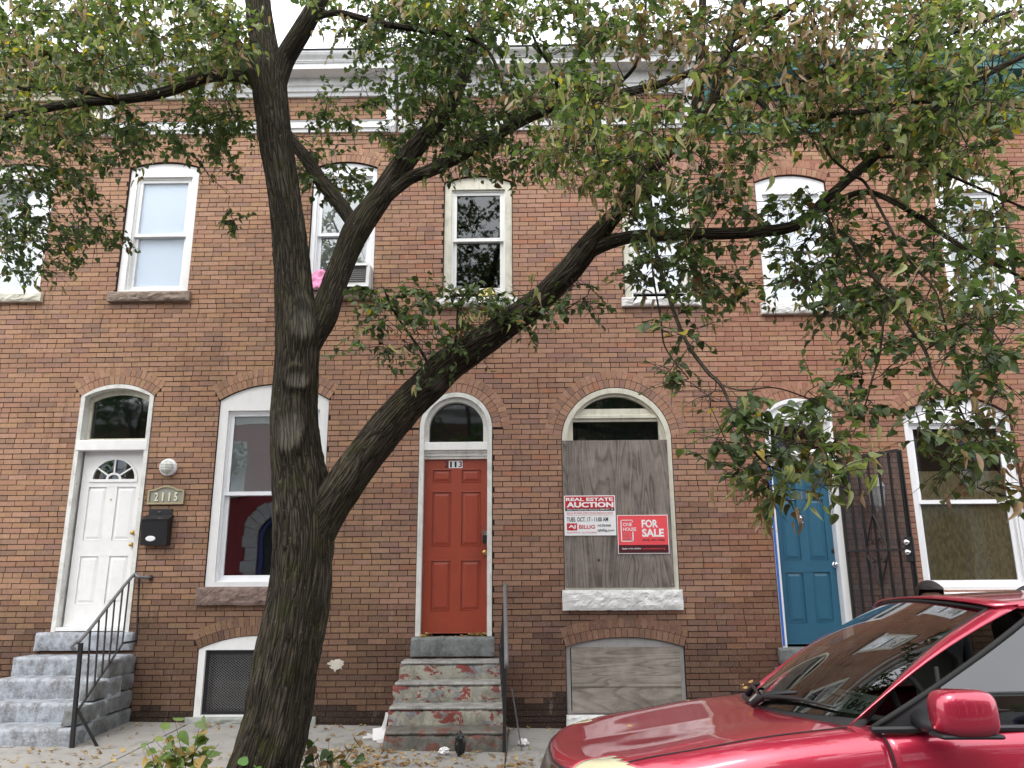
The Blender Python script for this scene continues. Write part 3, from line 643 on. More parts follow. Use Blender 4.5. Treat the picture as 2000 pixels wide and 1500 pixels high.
pn = G().add([sp(.02, zb_+.02, .012), sp(wd_-.02, zb_+.02, .012), sp(wd_-.02, zt_-.02, .012), sp(.02, zt_-.02, .012)], [(0, 1, 2, 3)]).obj('pane', MT['storm'], sdo)
lk = G().box(-.04, .04, -.03, .03, -.13, .13).obj('lock_plate', MT['black'], sdo, bevel=.006); lk.location = sp(wd_-.01, zc_); lk.rotation_euler = (0, 0, A_)
for dz in (.075, -.03):
    k = G().lathe((0, 0, 0), [(.03, -.035), (.034, -.045), (.03, -.075), (.012, -.085)], 'y', 14).obj('knob', MT['chrome'], sdo, smooth=True); k.location = sp(wd_-.01, zc_+dz); k.rotation_euler = (0, 0, A_)
# ------------------------------------------------------------------ steps
def rough_block(x0, x1, y0, y1, z0, z1, mat, name, parent, amp=.010, fr=5.0, seg=.035, seed=0, skew=0.0):
    """a worn stone or concrete block: rounded edges and uneven faces"""
    nx, ny, nz = (max(2, int((b-a)/seg)) for a, b in ((x0, x1), (y0, y1), (z0, z1)))
    idx = {}; V = []; F = []
    def vid(i, j, k):
        key = (i, j, k)
        if key not in idx:
            u, v, w = i/nx, j/ny, k/nz; x, y, z = x0+(x1-x0)*u, y0+(y1-y0)*v, z0+(z1-z0)*w; r_ = .018
            cxn = [1 if i == nx else -1 if i == 0 else 0, 1 if j == ny else -1 if j == 0 else 0, 1 if k == nz else -1 if k == 0 else 0]
            e = sum(abs(q) for q in cxn); sh = r_*.35 if e == 2 else r_*.45 if e == 3 else 0
            n = noise.noise(Vector((x*fr, y*fr, z*fr+seed)))*amp+noise.noise(Vector((x*fr*3, y*fr*3, z*fr*3+seed)))*amp*.5
            V.append((x-cxn[0]*(sh+n)+skew*(y1-y)*0, y-cxn[1]*(sh+n), z-cxn[2]*(sh*.8+n*.4))); idx[key] = len(V)-1
        return idx[key]
    for i in range(nx):
        for j in range(ny):
            F.append((vid(i,j,nz), vid(i+1,j,nz), vid(i+1,j+1,nz), vid(i,j+1,nz)))
        for k in range(nz):
            F.append((vid(i,0,k), vid(i+1,0,k), vid(i+1,0,k+1), vid(i,0,k+1)))
    for j in range(ny):
        for k in range(nz):
            F.append((vid(0,j+1,k), vid(0,j,k), vid(0,j,k+1), vid(0,j+1,k+1))); F.append((vid(nx,j,k), vid(nx,j+1,k), vid(nx,j+1,k+1), vid(nx,j,k+1)))
    return G().add(V, F).obj(name, mat, parent, smooth=True)
# red door steps (pixel edges -> tread lines)
st = root('front_steps', (-.8, -.5, gz(-.8, -.5)), 'worn stone steps with peeling red and grey paint below the red door', 'steps')
rough_block(-1.30, -.345, -.05, .10, .72, .935, MT['steps_grey2'] if 'steps_grey2' in MT else MT['steps_side'], 'threshold_stone', st, .006)
tr = [((780, 980), 1289, -.30, .70), ((768, 980), 1332, -.55, .515), ((757, 985), 1379, -.82, .318), ((748, 989), 1428, -1.12, .14)]
zb_ = [.512, .314, .137, gz(-.8, -1.1)-.03]
for i, ((pl, pr), py, Y, zt_) in enumerate(tr):
    xa, xb = at(pl, py, Y).x, at(pr, py, Y).x
    m_ = MT['steps_peel'] if i < 3 else MT['steps_low']
    s_ = rough_block(xa, xb, Y, .0 if i == 0 else tr[i-1][2]+.06, (zb_[i]-.02), zt_-.030, m_, 'step', st, .016, 6, seed=i*3)
    rough_block(xa-.008+.02, xb+.004, Y-.012, (.0 if i == 0 else tr[i-1][2]+.03), zt_-.034, zt_, m_ if i == 3 else MT['tread'] if 'tread' in MT else m_, 'tread', st, .006, 5, seed=i)
G().box(-1.22, -.27, -.79, -.0, gz(-1, -1)-.05, .27).obj('core', MT['steps_side'], st); G().box(-1.20, -.27, -.52, -.0, .26, .46).obj('core', MT['steps_side'], st); G().box(-1.18, -.28, -.27, -.0, .45, .65).obj('core', MT['steps_side'], st)
# white door steps
st5 = root('front_steps', (-5.0, -.6, gz(-5, -.6)), 'blue grey painted steps with a rough stone side below the white door', 'steps')
rough_block(at(72, 1250).x, at(263, 1250).x, -.06, .10, .80, 1.005, MT['steps_grey'], 'threshold_stone', st5, .008)
tr5 = [((26, 236), 1279, -.33, .765), ((-4, 212), 1322, -.60, .575), ((-30, 180), 1371, -.88, .372), ((-55, 143), 1420, -1.20, .19)]
zb5 = [.57, .37, .19, gz(-5, -1.2)-.03]; xr5 = at(236, 1279, -.33).x
for i, ((pl, pr), py, Y, zt_) in enumerate(tr5):
    xa, xb = at(pl, py, Y).x, at(pr, py, Y).x
    rough_block(xa, xb, Y, .0 if i == 0 else tr5[i-1][2]+.05, zb5[i]-.02, zt_, MT['steps_grey'], 'step', st5, .007, 4, seed=i*5+20)
blocks = [(-.58, .0, .57, .745), (-.30, .0, .40, .565), (-.86, -.31, .385, .555), (-.5, .0, .20, .39), (-1.15, -.51, .20, .36), (-.45, .0, gz(-4.4,-.2)-.03, .19), (-.9, -.46, gz(-4.4,-.6)-.03, .19), (-1.16, -.91, gz(-4.3,-1)-.03, .18)]
for i, (ya, yb, za, zc_) in enumerate(blocks):
    xx = xr5+.012+(.20*(-(ya+yb)/2))*.16; rough_block(xx-.14, xx, ya, yb, za, zc_, MT['steps_side'], 'side_stone', st5, .014, 8, seed=i*7)
# blue door steps, mostly behind the car
st1 = root('front_steps', (3.3, -.5, gz(3.3, -.5)), 'grey stone steps below the blue door, mostly hidden by the red car', 'steps')
rough_block(2.86, 3.80, -.06, .10, .62, .805, MT['steps_side'], 'threshold_stone', st1, .006)
for i, (Y, zt_) in enumerate(((-.32, .60), (-.6, .42), (-.88, .24), (-1.15, .07))):
    rough_block(2.80-.02*i, 3.86+.02*i, Y, .0 if i == 0 else (-.32, -.6, -.88)[i-1]+.05, zt_-.21, zt_, MT['steps_side'], 'step', st1, .008, 4, seed=i+40)

# ------------------------------------------------------------------ railings
ra = root('stair_railing', at(143, 1460, -1.22), 'black iron stair railing beside the white door steps', 'railing')
def chain(ps): return [at(*p) for p in ps]
Yn = -1.22
topA, topB, topC = at(152, 1262, Yn), at(256, 1128, -.12), at(262, 1127, -.04)
foot = at(140, 1462, Yn); foot.z = gz(foot.x, Yn)
G().bar(foot, at(158, 1256, Yn), .034).obj('post', MT['iron'], ra)
hr = [topA+Vector((-.01, -.03, -.03)), topA+Vector((-.035, -.05, .0)), topA+Vector((-.02, -.02, .035)), topA.lerp(topB, .12)+Vector((0, 0, .02)), topB, at(270, 1127, -.10), at(293, 1128, -.02)]
G().tube(catmull(hr, 4), .019, 8).obj('handrail', MT['grey_iron'], ra, smooth=True)
botA, botB = at(152, 1388, Yn), at(240, 1256, -.28); botC = at(267, 1252, -.05)
br_ = G(); br_.bar(botA, botB, .022, .012); br_.bar(botB, botC, .022, .012); br_.obj('bottom_rail', MT['iron'], ra)
for t in (.17, .34, .5, .66, .83, .985):
    G().bar(botA.lerp(botB, t), topA.lerp(topB, t*.93+.05), .014).obj('baluster', MT['iron'], ra)
G().bar(botC, at(272, 1127, -.08), .016).obj('baluster', MT['iron'], ra)
sb = at(189, 1467, -1.15); sb.z = gz(sb.x, -1.15); G().bar(botA, sb, .026, .01).obj('strut', MT['iron'], ra)
G().lathe(at(294, 1128, -.01), [(.03, 0), (.028, -.015), (.012, -.02)], 'y', 12).obj('wall_flange', MT['iron'], ra)
rb = root('stair_railing', (-.17, -1.12, gz(-.17, -1.12)), 'black iron railing with a grey handrail right of the red door steps', 'railing')
X_ = at(985, 1460, -1.12).x; tA = at(989, 1292, -1.16); tB = at(986, 1142, -.06)
G().tube([tA+Vector((0, .0, -.06)), tA+Vector((0, -.025, -.02)), tA+Vector((0, 0, .02)), tA.lerp(tB, .1)+Vector((0, 0, .015)), tB, tB+Vector((-.02, .07, .0))], .022, 8).obj('handrail', MT['grey_iron'], rb, smooth=True)
pf_ = Vector((X_, -1.12, gz(X_, -1.12)))
G().bar(pf_, tA+Vector((-.015, .04, .02)), .032).obj('post', MT['iron'], rb)
bA = at(985, 1410, -1.08); bB = at(975, 1262, -.1); G().bar(bA, bB, .022, .012).obj('bottom_rail', MT['iron'], rb)
for t in (.15, .3, .45, .6, .75, .9): G().bar(bA.lerp(bB, t), tA.lerp(tB, t), .014).obj('baluster', MT['iron'], rb)
G().tube([at(978, 1258, -.2), at(983, 1300, -.3), at(984, 1380, -.5)], .008, 6).obj('loose_rod', MT['iron'], rb)
q = at(1019, 1471, -1.05); q.z = gz(q.x, -1.05); G().bar(at(1000, 1345, -.75), q, .014).obj('strut', MT['iron'], rb)

# ------------------------------------------------------------------ lettering
def text(s_, x0, x1, z0, z1, y, mat, parent, bold=0.0, name='lettering', shear=0.0, ext=.0015):
    cu = bpy.data.curves.new('t', 'FONT'); cu.body = s_; cu.size = 1; cu.offset = bold; cu.extrude = 0.02; cu.shear = shear; cu.resolution_u = 3
    o = bpy.data.objects.new('t', cu); scn.collection.objects.link(o); bpy.context.view_layer.update()
    me = bpy.data.meshes.new_from_object(o.evaluated_get(bpy.context.evaluated_depsgraph_get())); bpy.data.objects.remove(o); bpy.data.curves.remove(cu)
    n = len(me.vertices); co = np.empty(n*3, np.float32); me.vertices.foreach_get('co', co); co = co.reshape(-1, 3)
    mn, mx_ = co.min(0), co.max(0); out = np.empty_like(co)
    out[:, 0] = x0+(co[:, 0]-mn[0])/(mx_[0]-mn[0])*(x1-x0); out[:, 2] = z0+(co[:, 1]-mn[1])/(mx_[1]-mn[1])*(z1-z0); out[:, 1] = y-(co[:, 2]-mn[2])/(mx_[2]-mn[2])*ext
    me.vertices.foreach_set('co', out.ravel()); me.materials.clear(); me.materials.append(mat); me.name = name; me.update()
    return put(bpy.data.objects.new(name, me), parent)
def flat(name, col, rough=.45): return N(name, rough, col).m
SW, SR, SK = flat('sign_white', (.85, .85, .86)), flat('sign_red', (.52, .020, .032)), flat('sign_black', (.012, .012, .014))
SPK, SCO, SMA, SGY = flat('sign_pale_red', (.62, .22, .24)), flat('sign_coral', (.82, .085, .10)), flat('sign_maroon', (.065, .006, .012)), flat('sign_grey', (.25, .25, .27))
# auction sign
c0 = at(1101.5, 968, -.03); c1 = at(1204, 1045.5, -.03); x0, x1, z1, z0 = c0.x, c1.x, c0.z, c1.z; W_, H_ = x1-x0, z1-z0; yS = -.024
s1 = G().box(x0, x1, yS, -.015, z0, z1).obj('auction_sign', SW); tag(s1, 'white and red real estate auction sign on the plywood board', 'sign')
fx = lambda a: x0+a*W_
fz_ = lambda b: z1-b*H_
def band(a, b, c, d, m, par, nm='panel', e=.0008): return G().box(fx(a), fx(b), yS-e, yS+.001, fz_(d), fz_(c)).obj(nm, m, par)
band(.018, .982, .022, .325, SR, s1); band(.018, .982, .327, .39, SK, s1)
y_ = yS-.001
text('REAL ESTATE', fx(.035), fx(.955), fz_(.14), fz_(.055), y_, SW, s1, .035); text('AUCTION', fx(.045), fx(.965), fz_(.30), fz_(.165), y_, SW, s1, .045)
text('Bidder Pre-Qualification Required by 8AM OCT. 10', fx(.055), fx(.95), fz_(.385), fz_(.337), y_, SW, s1, .015, shear=.25)
yt = yS-.0002
text('Sale to Be Held: Delta Hotels Baltimore North', fx(.045), fx(.95), fz_(.46), fz_(.41), yt, SPK, s1, .01); text('Village of Cross Keys, 5100 Falls Road, Baltimore', fx(.045), fx(.95), fz_(.51), fz_(.475), yt, SPK, s1, .0)
text('TUES. OCT. 17 - 11:00 AM', fx(.045), fx(.85), fz_(.655), fz_(.545), yt, SK, s1, .018); 
band(.045, .245, .695, .875, SR, s1); text('AJ', fx(.075), fx(.215), fz_(.835), fz_(.735), y_, SW, s1, .03); text('BILLIG', fx(.28), fx(.59), fz_(.835), fz_(.735), yt, SR, s1, .02)
text('410-296-8440', fx(.64), fx(.90), fz_(.785), fz_(.725), yt, SK, s1, .01); text('ajbillig.com', fx(.64), fx(.965), fz_(.92), fz_(.84), yt, SK, s1, .012)
text('REAL ESTATE · AUCTIONEERS', fx(.045), fx(.62), fz_(.945), fz_(.905), yt, SPK, s1, .006)
# for sale sign, tilted a little
c0 = at(1205, 1006, -.03); c1 = at(1308, 1081, -.03); x0, x1, z1, z0 = c0.x, c1.x, c0.z, c1.z; W_, H_ = x1-x0, z1-z0
s2 = G().box(x0, x1, yS, -.015, z0, z1).obj('for_sale_sign', SW); tag(s2, 'coral red for sale sign with a maroon strip on the plywood board', 'sign')
band(.012, .988, .016, .775, SCO, s2); band(.012, .988, .775, .984, SMA, s2)
text('FOR', fx(.48), fx(.80), fz_(.33), fz_(.125), y_, SW, s2, .035); text('SALE', fx(.48), fx(.91), fz_(.57), fz_(.36), y_, SW, s2, .035); text('(410) 467-1826', fx(.48), fx(.92), fz_(.69), fz_(.62), y_, SK, s2, .008)
text('Apply to be a bidder.', fx(.07), fx(.46), fz_(.90), fz_(.845), y_, SW, s2, .012); text('onehousebaltimore.org', fx(.48), fx(.92), fz_(.905), fz_(.845), y_, SCO, s2, .006)
for i, t in enumerate(('ONE', 'HOUSE', 'AT A', 'TIME')):
    text(t, fx(.11), fx((.29, .37, .27, .29)[i]), fz_(.29+.125*i), fz_(.20+.125*i), y_, SW if i < 2 else SPK, s2, .012)
gg = G()
for a, b, c, d in ((.065, .31, .125, .145), (.065, .085, .125, .69), (.065, .31, .67, .69), (.29, .31, .125, .19), (.29, .31, .43, .69)): gg.box(fx(a), fx(b), yS-.0018, yS-.0005, fz_(d), fz_(c))
gg.obj('emblem_frame', SW, s2)
bpy.context.view_layer.update()
# door numbers
dn = at(890, 907, .088); dr = [c for c in H3.children if c.name.startswith('door') and not c.name.startswith('door_frame')][0]
for i, ch in enumerate('2113'):
    xa = at(868+9*i, 907, .088).x
    if i: G().box(xa-.002, xa+.052, .0865, .0895, dn.z-.045, dn.z+.045).obj('number_plate', SW, dr)
    text(ch, xa+(.012 if ch == '1' else .005), xa+(.036 if ch == '1' else .045), dn.z-.036, dn.z+.036, .086, SK, dr, .02, 'digit')
db = [c for c in H1.children if c.name.startswith('door') and not c.name.startswith('door_frame')][0]; dn = at(1560, 968, .098)
for i, ch in enumerate('2111'):
    xa = at(1545+9.5*i, 968, .098).x; text(ch, xa, xa+(.018 if ch == '1' else .045), dn.z-.05, dn.z+.05, .099, MT['chrome'], db, .0, 'digit')

# ------------------------------------------------------------------ things on the wall
q = at(326, 912, -.06)
lm = root('wall_lamp', (q.x, 0, q.z), 'round white caged wall lamp beside the white door', 'lamp')
G().lathe((q.x, -.001, q.z), [(.10, 0), (.105, -.02), (.10, -.045), (.085, -.055)], 'y', 28).obj('housing', MT['white_clean'], lm, smooth=True)
MT['frost'] = N('frosted_lens', .35, (.55, .57, .5)).m
G().lathe((q.x, -.05, q.z), [(.082, 0), (.078, -.025), (.06, -.05), (.03, -.063), (.002, -.066)], 'y', 28).obj('lens', MT['frost'], lm, smooth=True)
gg = G()
for k in (-1, 0, 1):
    gg.tube([(q.x+.085*math.cos(t), -.055-.068*math.sin(t), q.z+k*.032) for t in np.linspace(0, math.pi, 14)], .004, 6)
gg.tube([(q.x, -.055-.07*math.sin(t), q.z+.088*math.cos(t)) for t in np.linspace(0, math.pi, 14)], .004, 6); gg.obj('cage', MT['white_clean'], lm)
MT['digit_gold'] = N('pale_gold_digit', .4, (.72, .66, .48)).m
q0 = at(287, 985, -.02); q1 = at(358, 985, -.02); zt_ = at(323, 948, -.02).z; zs_ = at(323, 957, -.02).z
def pl(i): return [(q0.x+i, q0.z+i), (q1.x-i, q0.z+i), (q1.x-i, zs_-i*.6)]+[(q0.x+.06+(q1.x-q0.x-.12)*(1-t), zs_-i+(zt_-zs_)*math.sin(math.pi*t)) for t in np.linspace(0.08, .92, 10)]+[(q0.x+i, zs_-i*.6)]
pq = root('house_number_plaque', ((q0.x+q1.x)/2, 0, q0.z), 'bronze house number plaque 2115 under the round wall lamp', 'plaque')
G().plate([pl(0), pl(.022)], -.03, .0).obj('rim', MT['bronze'], pq, bevel=.005); G().plate([pl(.012)], -.016, -.002).obj('plate', MT['plaque_face'], pq)
zm = (q0.z+zs_)/2
for i, ch in enumerate('2115'):
    xa = q0.x+.085+.078*i; text(ch, xa+(.012 if ch == '1' else 0), xa+(.03 if ch == '1' else .042), zm-.048, zm+.055, -.016, MT['digit_gold'], pq, .02, 'digit', ext=.012)
a_, b_ = at(273, 1065, -.10), at(325, 1065, -.10); zt_ = at(303, 993, -.08).z
mb = root('mailbox', ((a_.x+b_.x)/2, 0, a_.z), 'black wall mailbox with a white oval between white door and window', 'mailbox')
zx = a_.z+(zt_-a_.z)*.74
G().add([(a_.x,-.001,a_.z),(b_.x,-.001,a_.z),(b_.x,-.001,zx),(a_.x,-.001,zx),(a_.x,-.10,a_.z),(b_.x,-.10,a_.z),(b_.x,-.13,zx-.02),(a_.x,-.13,zx-.02)], [(4,5,6,7),(0,4,7,3),(5,1,2,6),(7,6,2,3),(0,1,5,4)]).obj('box', MT['black'], mb, bevel=.006)
G().add([(a_.x-.006,-.001,zx),(b_.x+.006,-.001,zx),(b_.x+.006,-.14,zx-.022),(a_.x-.006,-.14,zx-.022),(a_.x-.006,-.001,zx+.04),(b_.x+.006,-.001,zx+.04)], [(3,2,5,4),(0,3,4),(2,1,5),(0,1,2,3)]).obj('lid', MT['black'], mb)
G().box(a_.x+.025, b_.x-.01, -.02, -.001, zx, zt_).obj('back_plate', MT['black'], mb, bevel=.004); G().lathe(((a_.x+b_.x)/2, -.021, zt_-.035), [(.016, 0), (.014, -.01)], 'y', 10, 1.3, .7).obj('latch', MT['chrome'], mb)
G().lathe(((a_.x+b_.x)/2-.035, -.106, a_.z+.075), [(.058, .006), (.058, -.006), (.048, -.012)], 'y', 26, 1.0, .55).obj('name_oval', MT['white_clean'], mb, smooth=False)
# carriage lantern of the blue-door house
q = at(1716, 968, -.14)
la = root('carriage_lantern', (q.x, 0, q.z), 'white carriage lantern with unlit, gleaming glass behind the open barred door', 'lantern')
em = N('lantern_glass_gleam', .3, (.5, .5, .46)); em.set('Emission Color', (1, .95, .85, 1)); em.set('Emission Strength', .12); MT['gleaming'] = em.m  # faint emission stands in for reflections on the unlit lantern glass
G().lathe((q.x, -.14, q.z-.10), [(.05, 0), (.075, .20)], 'z', 6).obj('glass', MT['gleaming'], la)
G().lathe((q.x, -.14, q.z+.10), [(.095, 0), (.06, .06), (.03, .09), (.012, .13)], 'z', 6).obj('cap', MT['white_clean'], la); G().lathe((q.x, -.14, q.z-.125), [(.02, -.03), (.058, 0), (.058, .025)], 'z', 6).obj('base', MT['white_clean'], la)
gg = G()
for k in range(6):
    a = math.pi*2*k/6; gg.bar((q.x+.052*math.cos(a), -.14+.052*math.sin(a), q.z-.1), (q.x+.078*math.cos(a), -.14+.078*math.sin(a), q.z+.1), .01)
gg.obj('ribs', MT['white_clean'], la); G().tube([(q.x, -.01, q.z-.02), (q.x, -.07, q.z-.18), (q.x, -.14, q.z-.14)], .01, 6).obj('arm', MT['white_clean'], la); G().box(q.x-.05, q.x+.05, -.02, .0, q.z-.1, q.z+.06).obj('wall_plate', MT['white_clean'], la)
# air conditioner and pink cloth in the upper window, yellow cloth in the next one
c0 = at(672, 568, -.12); c1 = at(722, 515, -.12); ax0 = c0.x-.20
ac = root('air_conditioner', ((ax0+c1.x)/2, 0, 5.15), 'window air conditioner in the upper window behind the forked limb', 'air conditioner')
G().plate([rect(ax0, c1.x, 5.15, c1.z), rect(ax0+.03, c1.x-.03, 5.19, c1.z-.03)], -.14, .12).obj('casing', MT['white'], ac, bevel=.01)
G().box(ax0+.02, c1.x-.02, -.11, -.08, 5.17, c1.z-.02).obj('coil', N('condenser_coil', .5, (.10, .10, .105), .6).m, ac); G().box(ax0-.0, c1.x, -.125, .1, 5.142, 5.152).obj('tray', MT['black'], ac)
for i in range(9): G().box(ax0+.03, c1.x-.03, -.125, -.12, 5.205+.028*i, 5.211+.028*i).obj('grille_bar', MT['grey_paint'], ac)
def cloth(name, c, w_, h_, d_, mat, seed, label):
    V = []; F = []; nx, nz = 26, 20
    for i in range(nx+1):
        for j in range(nz+1):
            u, v = i/nx, j/nz; a = math.pi*u; n = noise.noise(Vector((u*4, v*4, seed)))*.35+noise.noise(Vector((u*10, v*10, seed)))*.18
            V.append((c.x+(u-.5)*w_*(1-.25*v), c.y-d_*math.sin(a)*(1-.6*v)-n*d_*.7, c.z+v*h_*(.75+.25*math.sin(a))+n*h_*.25))
    for i in range(nx):
        for j in range(nz): a = i*(nz+1)+j; F.append((a, a+nz+1, a+nz+2, a+1))
    o = G().add(V, F).obj(name, mat, None, True); m = o.modifiers.new('s', 'SOLIDIFY'); m.thickness = .008; return tag(o, label, 'cloth')
cloth('pink_cloth', Vector((at(625, 550, -.03).x, -.01, 5.14)), .36, .28, .10, paint('pink_fabric', (.80, .30, .50), .9, .1, (.7, .5, .6)), 2, 'bunched pink cloth stuffed in the upper window left of the air conditioner')
cloth('yellow_cloth', Vector((at(952, 580, -.02).x, .02, 5.04)), .26, .12, .07, paint('yellow_fabric', (.72, .62, .25), .9, .1), 5, 'pale yellow cloth lying on the white sill above the red door')
# ------------------------------------------------------------------ the street tree
def bark_mat(name, c1, c2, moss=.6):
    m = N(name, .92, c1, spec=.15); p = m.attr('bark', 'Vector')
    wp = m.n('VectorMath', _operation='ADD', i0=p, i1=m.n('VectorMath', _operation='SCALE', i0=m.n('TexNoise', Vector=p, Scale=9.0, Detail=3.0).outputs['Color'], Scale=.06).outputs[0]).outputs[0]
    r1 = m.noise(wp, 60, 7, .7, .4); v = m.n('TexVoronoi', Vector=wp, Scale=44, _feature='DISTANCE_TO_EDGE').outputs['Distance']
    h = m.math('ADD', m.math('MULTIPLY', m.ramp(v, [(0, 0), (.22, 1)]), .7), m.math('MULTIPLY', r1, .9))
    c = m.mix(m.ramp(h, [(.35, 0), (1.0, 1)]), tuple(q*.28 for q in c1), c2)
    c = m.mix(m.ramp(m.noise(m.pos(), 2.2, 5, .6), [(.4, 0), (.7, .7)]), c, c1)
    c = m.mix(m.math('MULTIPLY', m.ramp(m.noise(m.pos(), 5.5, 7, .7), [(.50, 0), (.68, 1)]), moss), c, (.048, .052, .013))
    c = m.mix(m.ramp(m.noise(m.pos(), 38, 3, .6), [(.62, 0), (.72, .45)]), c, (.20, .19, .14))
    c = m.mix(m.ramp(m.noise(m.pos(1, 1, .5), 3.1, 6, .7), [(.54, 0), (.66, .55)]), c, m.mix(h, (.025, .022, .016), (.15, .13, .098)))
    c = m.mix(m.attr('scar', 'Fac'), c, (.17, .155, .125))
    m.set('Base Color', c); m.bump(h, 1.0, .022); return m.m
MT['bark'] = bark_mat('furrowed_bark', (.020, .016, .012), (.068, .056, .040)); MT['twig'] = N('twig_bark', .85, (.045, .036, .030), spec=.2).m
NODES = []                                    # points on the woody skeleton that twigs may grow from
def limb(path, name, parent, seg=20, sub=8, ridge=.05, flare=None, scars=(), wob=.0, store=True, tip=False):
    """path of (px, py, Y, width in photo px): a tapered limb with furrowed surface"""
    P = np.array([[*at(a, b, Y)] for a, b, Y, w in path]); Rr = np.array([w*.5*(.885 if w > 30 else .95)*ppm(p) for p, (a, b, Y, w) in zip(P, path)])
    C = catmull(np.hstack([P, Rr[:, None]]), sub); P, Rr = C[:, :3], np.maximum(C[:, 3], .002); n = len(P)
    t = np.gradient(P, axis=0); t /= np.linalg.norm(t, axis=1)[:, None]; u = np.cross(t[0], [0, 1, 0.2]); u /= np.linalg.norm(u)
    L = np.concatenate([[0], np.cumsum(np.linalg.norm(np.diff(P, axis=0), axis=1))]); V = []; B = []; S = []
    ang = np.arange(seg)*2*math.pi/seg
    for i in range(n):
        u = u-t[i]*u.dot(t[i]); u /= np.linalg.norm(u); w = np.cross(t[i], u)
        for a in ang:
            d = u*math.cos(a)+w*math.sin(a); q = Vector((math.cos(a)*Rr[i]*24, math.sin(a)*Rr[i]*24, L[i]*2.6))
            e = 1+wob*noise.noise(Vector((math.cos(a)*1.3, math.sin(a)*1.3, L[i]*1.6)))
            if ridge:
                e += ridge*((.45-abs(noise.noise(q)))*1.5+(.4-abs(noise.noise(q*2.3)))*.6)*min(1, Rr[i]/.08)
            if flare and L[i] < flare:
                k = (1-L[i]/flare)**2; e += k*(.35+.25*math.sin(a*3+1.0))
            p = P[i]+d*Rr[i]*e; sc = 0.0
            for (sp_, sr, sz_) in scars:
                dd = Vector((p[0]-sp_.x, (p[1]-sp_.y)*.6, (p[2]-sp_.z)/sz_)).length/sr
                if dd < 1.7: sc = max(sc, max(0, 1-dd)*1.0); p = p+d*Rr[i]*.16*math.exp(-((dd-.95)/.32)**2)
            V.append(p); B.append((math.cos(a)*Rr[i], math.sin(a)*Rr[i], L[i]*.085)); S.append(min(.55, sc*1.1))
    F = [(i*seg+k, i*seg+(k+1) % seg, (i+1)*seg+(k+1) % seg, (i+1)*seg+k) for i in range(n-1) for k in range(seg)]
    F += [tuple(reversed(range(seg))), tuple((n-1)*seg+k for k in range(seg))]
    gg = G().add(V, F); o = gg.obj(name, MT['bark'], parent, True); setattr_vec(o.data, 'bark', B); setattr_f(o.data, 'scar', S)
    if store:
        for i in range(0, n, max(1, sub//3)): NODES.append((*P[i], Rr[i]))
    return o
def vdepth(path): return path
TR = root('street_tree', at(520, 1560, -3.1)*1.0, 'large linden tree with a leaning mossy trunk at the kerb before the steps', 'tree')
TR.location = (-1.93, -3.1, gz(-1.93, -3.1))
zb0 = gz(-2, -3.1); bx = at(505, 1600, -3.1)
scars = [(at(589, 620, -3.32), .12, 1.5), (at(577, 735, -3.32), .10, 1.0), (at(562, 832, -3.34), .115, 1.8)]
trunk = [(490, 1600, -3.1, 160), (500, 1545, -3.1, 152), (518, 1480, -3.1, 144), (541, 1400, -3.1, 137), (560, 1300, -3.1, 134), (578, 1200, -3.1, 126), (590, 1100, -3.1, 124), (594, 1020, -3.1, 128),
         (588, 950, -3.1, 116), (580, 880, -3.1, 104), (575, 800, -3.1, 97), (578, 720, -3.1, 93), (580, 650, -3.1, 92), (575, 580, -3.1, 82), (569, 500, -3.1, 73), (558, 400, -3.1, 68), (543, 300, -3.1, 67), (531, 210, -3.1, 68), (524, 150, -3.1, 72), (516, 90, -3.1, 56), (506, 20, -3.1, 52), (500, -60, -3.1, 48), (498, -220, -3.0, 38), (510, -420, -2.9, 24)]
limb(trunk, 'trunk', TR, 128, 30, .10, .32, scars, .10)
L1 = [(584, 1190, -3.1, 60), (596, 1120, -3.1, 74), (612, 1052, -3.11, 84), (637, 1000, -3.12, 86), (668, 955, -3.15, 82), (720, 880, -3.2, 79), (782, 805, -3.25, 77), (838, 750, -3.3, 76), (872, 715, -3.33, 72), (915, 686, -3.36, 66), (982, 640, -3.45, 60), (1052, 587, -3.52, 56), (1105, 535, -3.6, 54), (1148, 482, -3.66, 50), (1190, 432, -3.72, 38), (1232, 384, -3.78, 32), (1262, 340, -3.8, 28), (1310, 290, -3.8, 26), (1352, 240, -3.8, 24), (1366, 150, -3.8, 20), (1370, 60, -3.8, 17), (1374, -40, -3.8, 14), (1380, -200, -3.8, 8)]
limb(L1, 'limb', TR, 48, 14, .07, None, [(at(850, 740, -3.5), .10, .9)], .08)
L2 = [(1130, 505, -3.62, 26), (1165, 484, -3.68, 29), (1204, 469, -3.74, 27), (1246, 461, -3.8, 26), (1320, 458, -3.88, 25), (1400, 457, -3.95, 24), (1500, 451, -4.05, 23), (1562, 436, -4.1, 22), (1610, 392, -4.15, 20), (1680, 330, -4.2, 19), (1740, 280, -4.25, 18), (1800, 233, -4.3, 16), (1870, 177, -4.3, 15), (1960, 128, -4.3, 13), (2060, 80, -4.3, 10), (2200, 10, -4.3, 6)]
limb(L2, 'limb', TR, 24, 9, .05, None, (), .08)
L3 = [(600, 690, -3.08, 40), (628, 622, -3.05, 60), (645, 575, -3.02, 54), (668, 515, -2.98, 52), (697, 450, -2.95, 56), (735, 395, -2.9, 50), (780, 330, -2.85, 48), (822, 275, -2.8, 40), (867, 224, -2.75, 32), (900, 160, -2.7, 26), (925, 90, -2.65, 20), (950, 0, -2.6, 15), (985, -120, -2.5, 8)]
limb(L3, 'limb', TR, 40, 12, .07, None, (), .08)
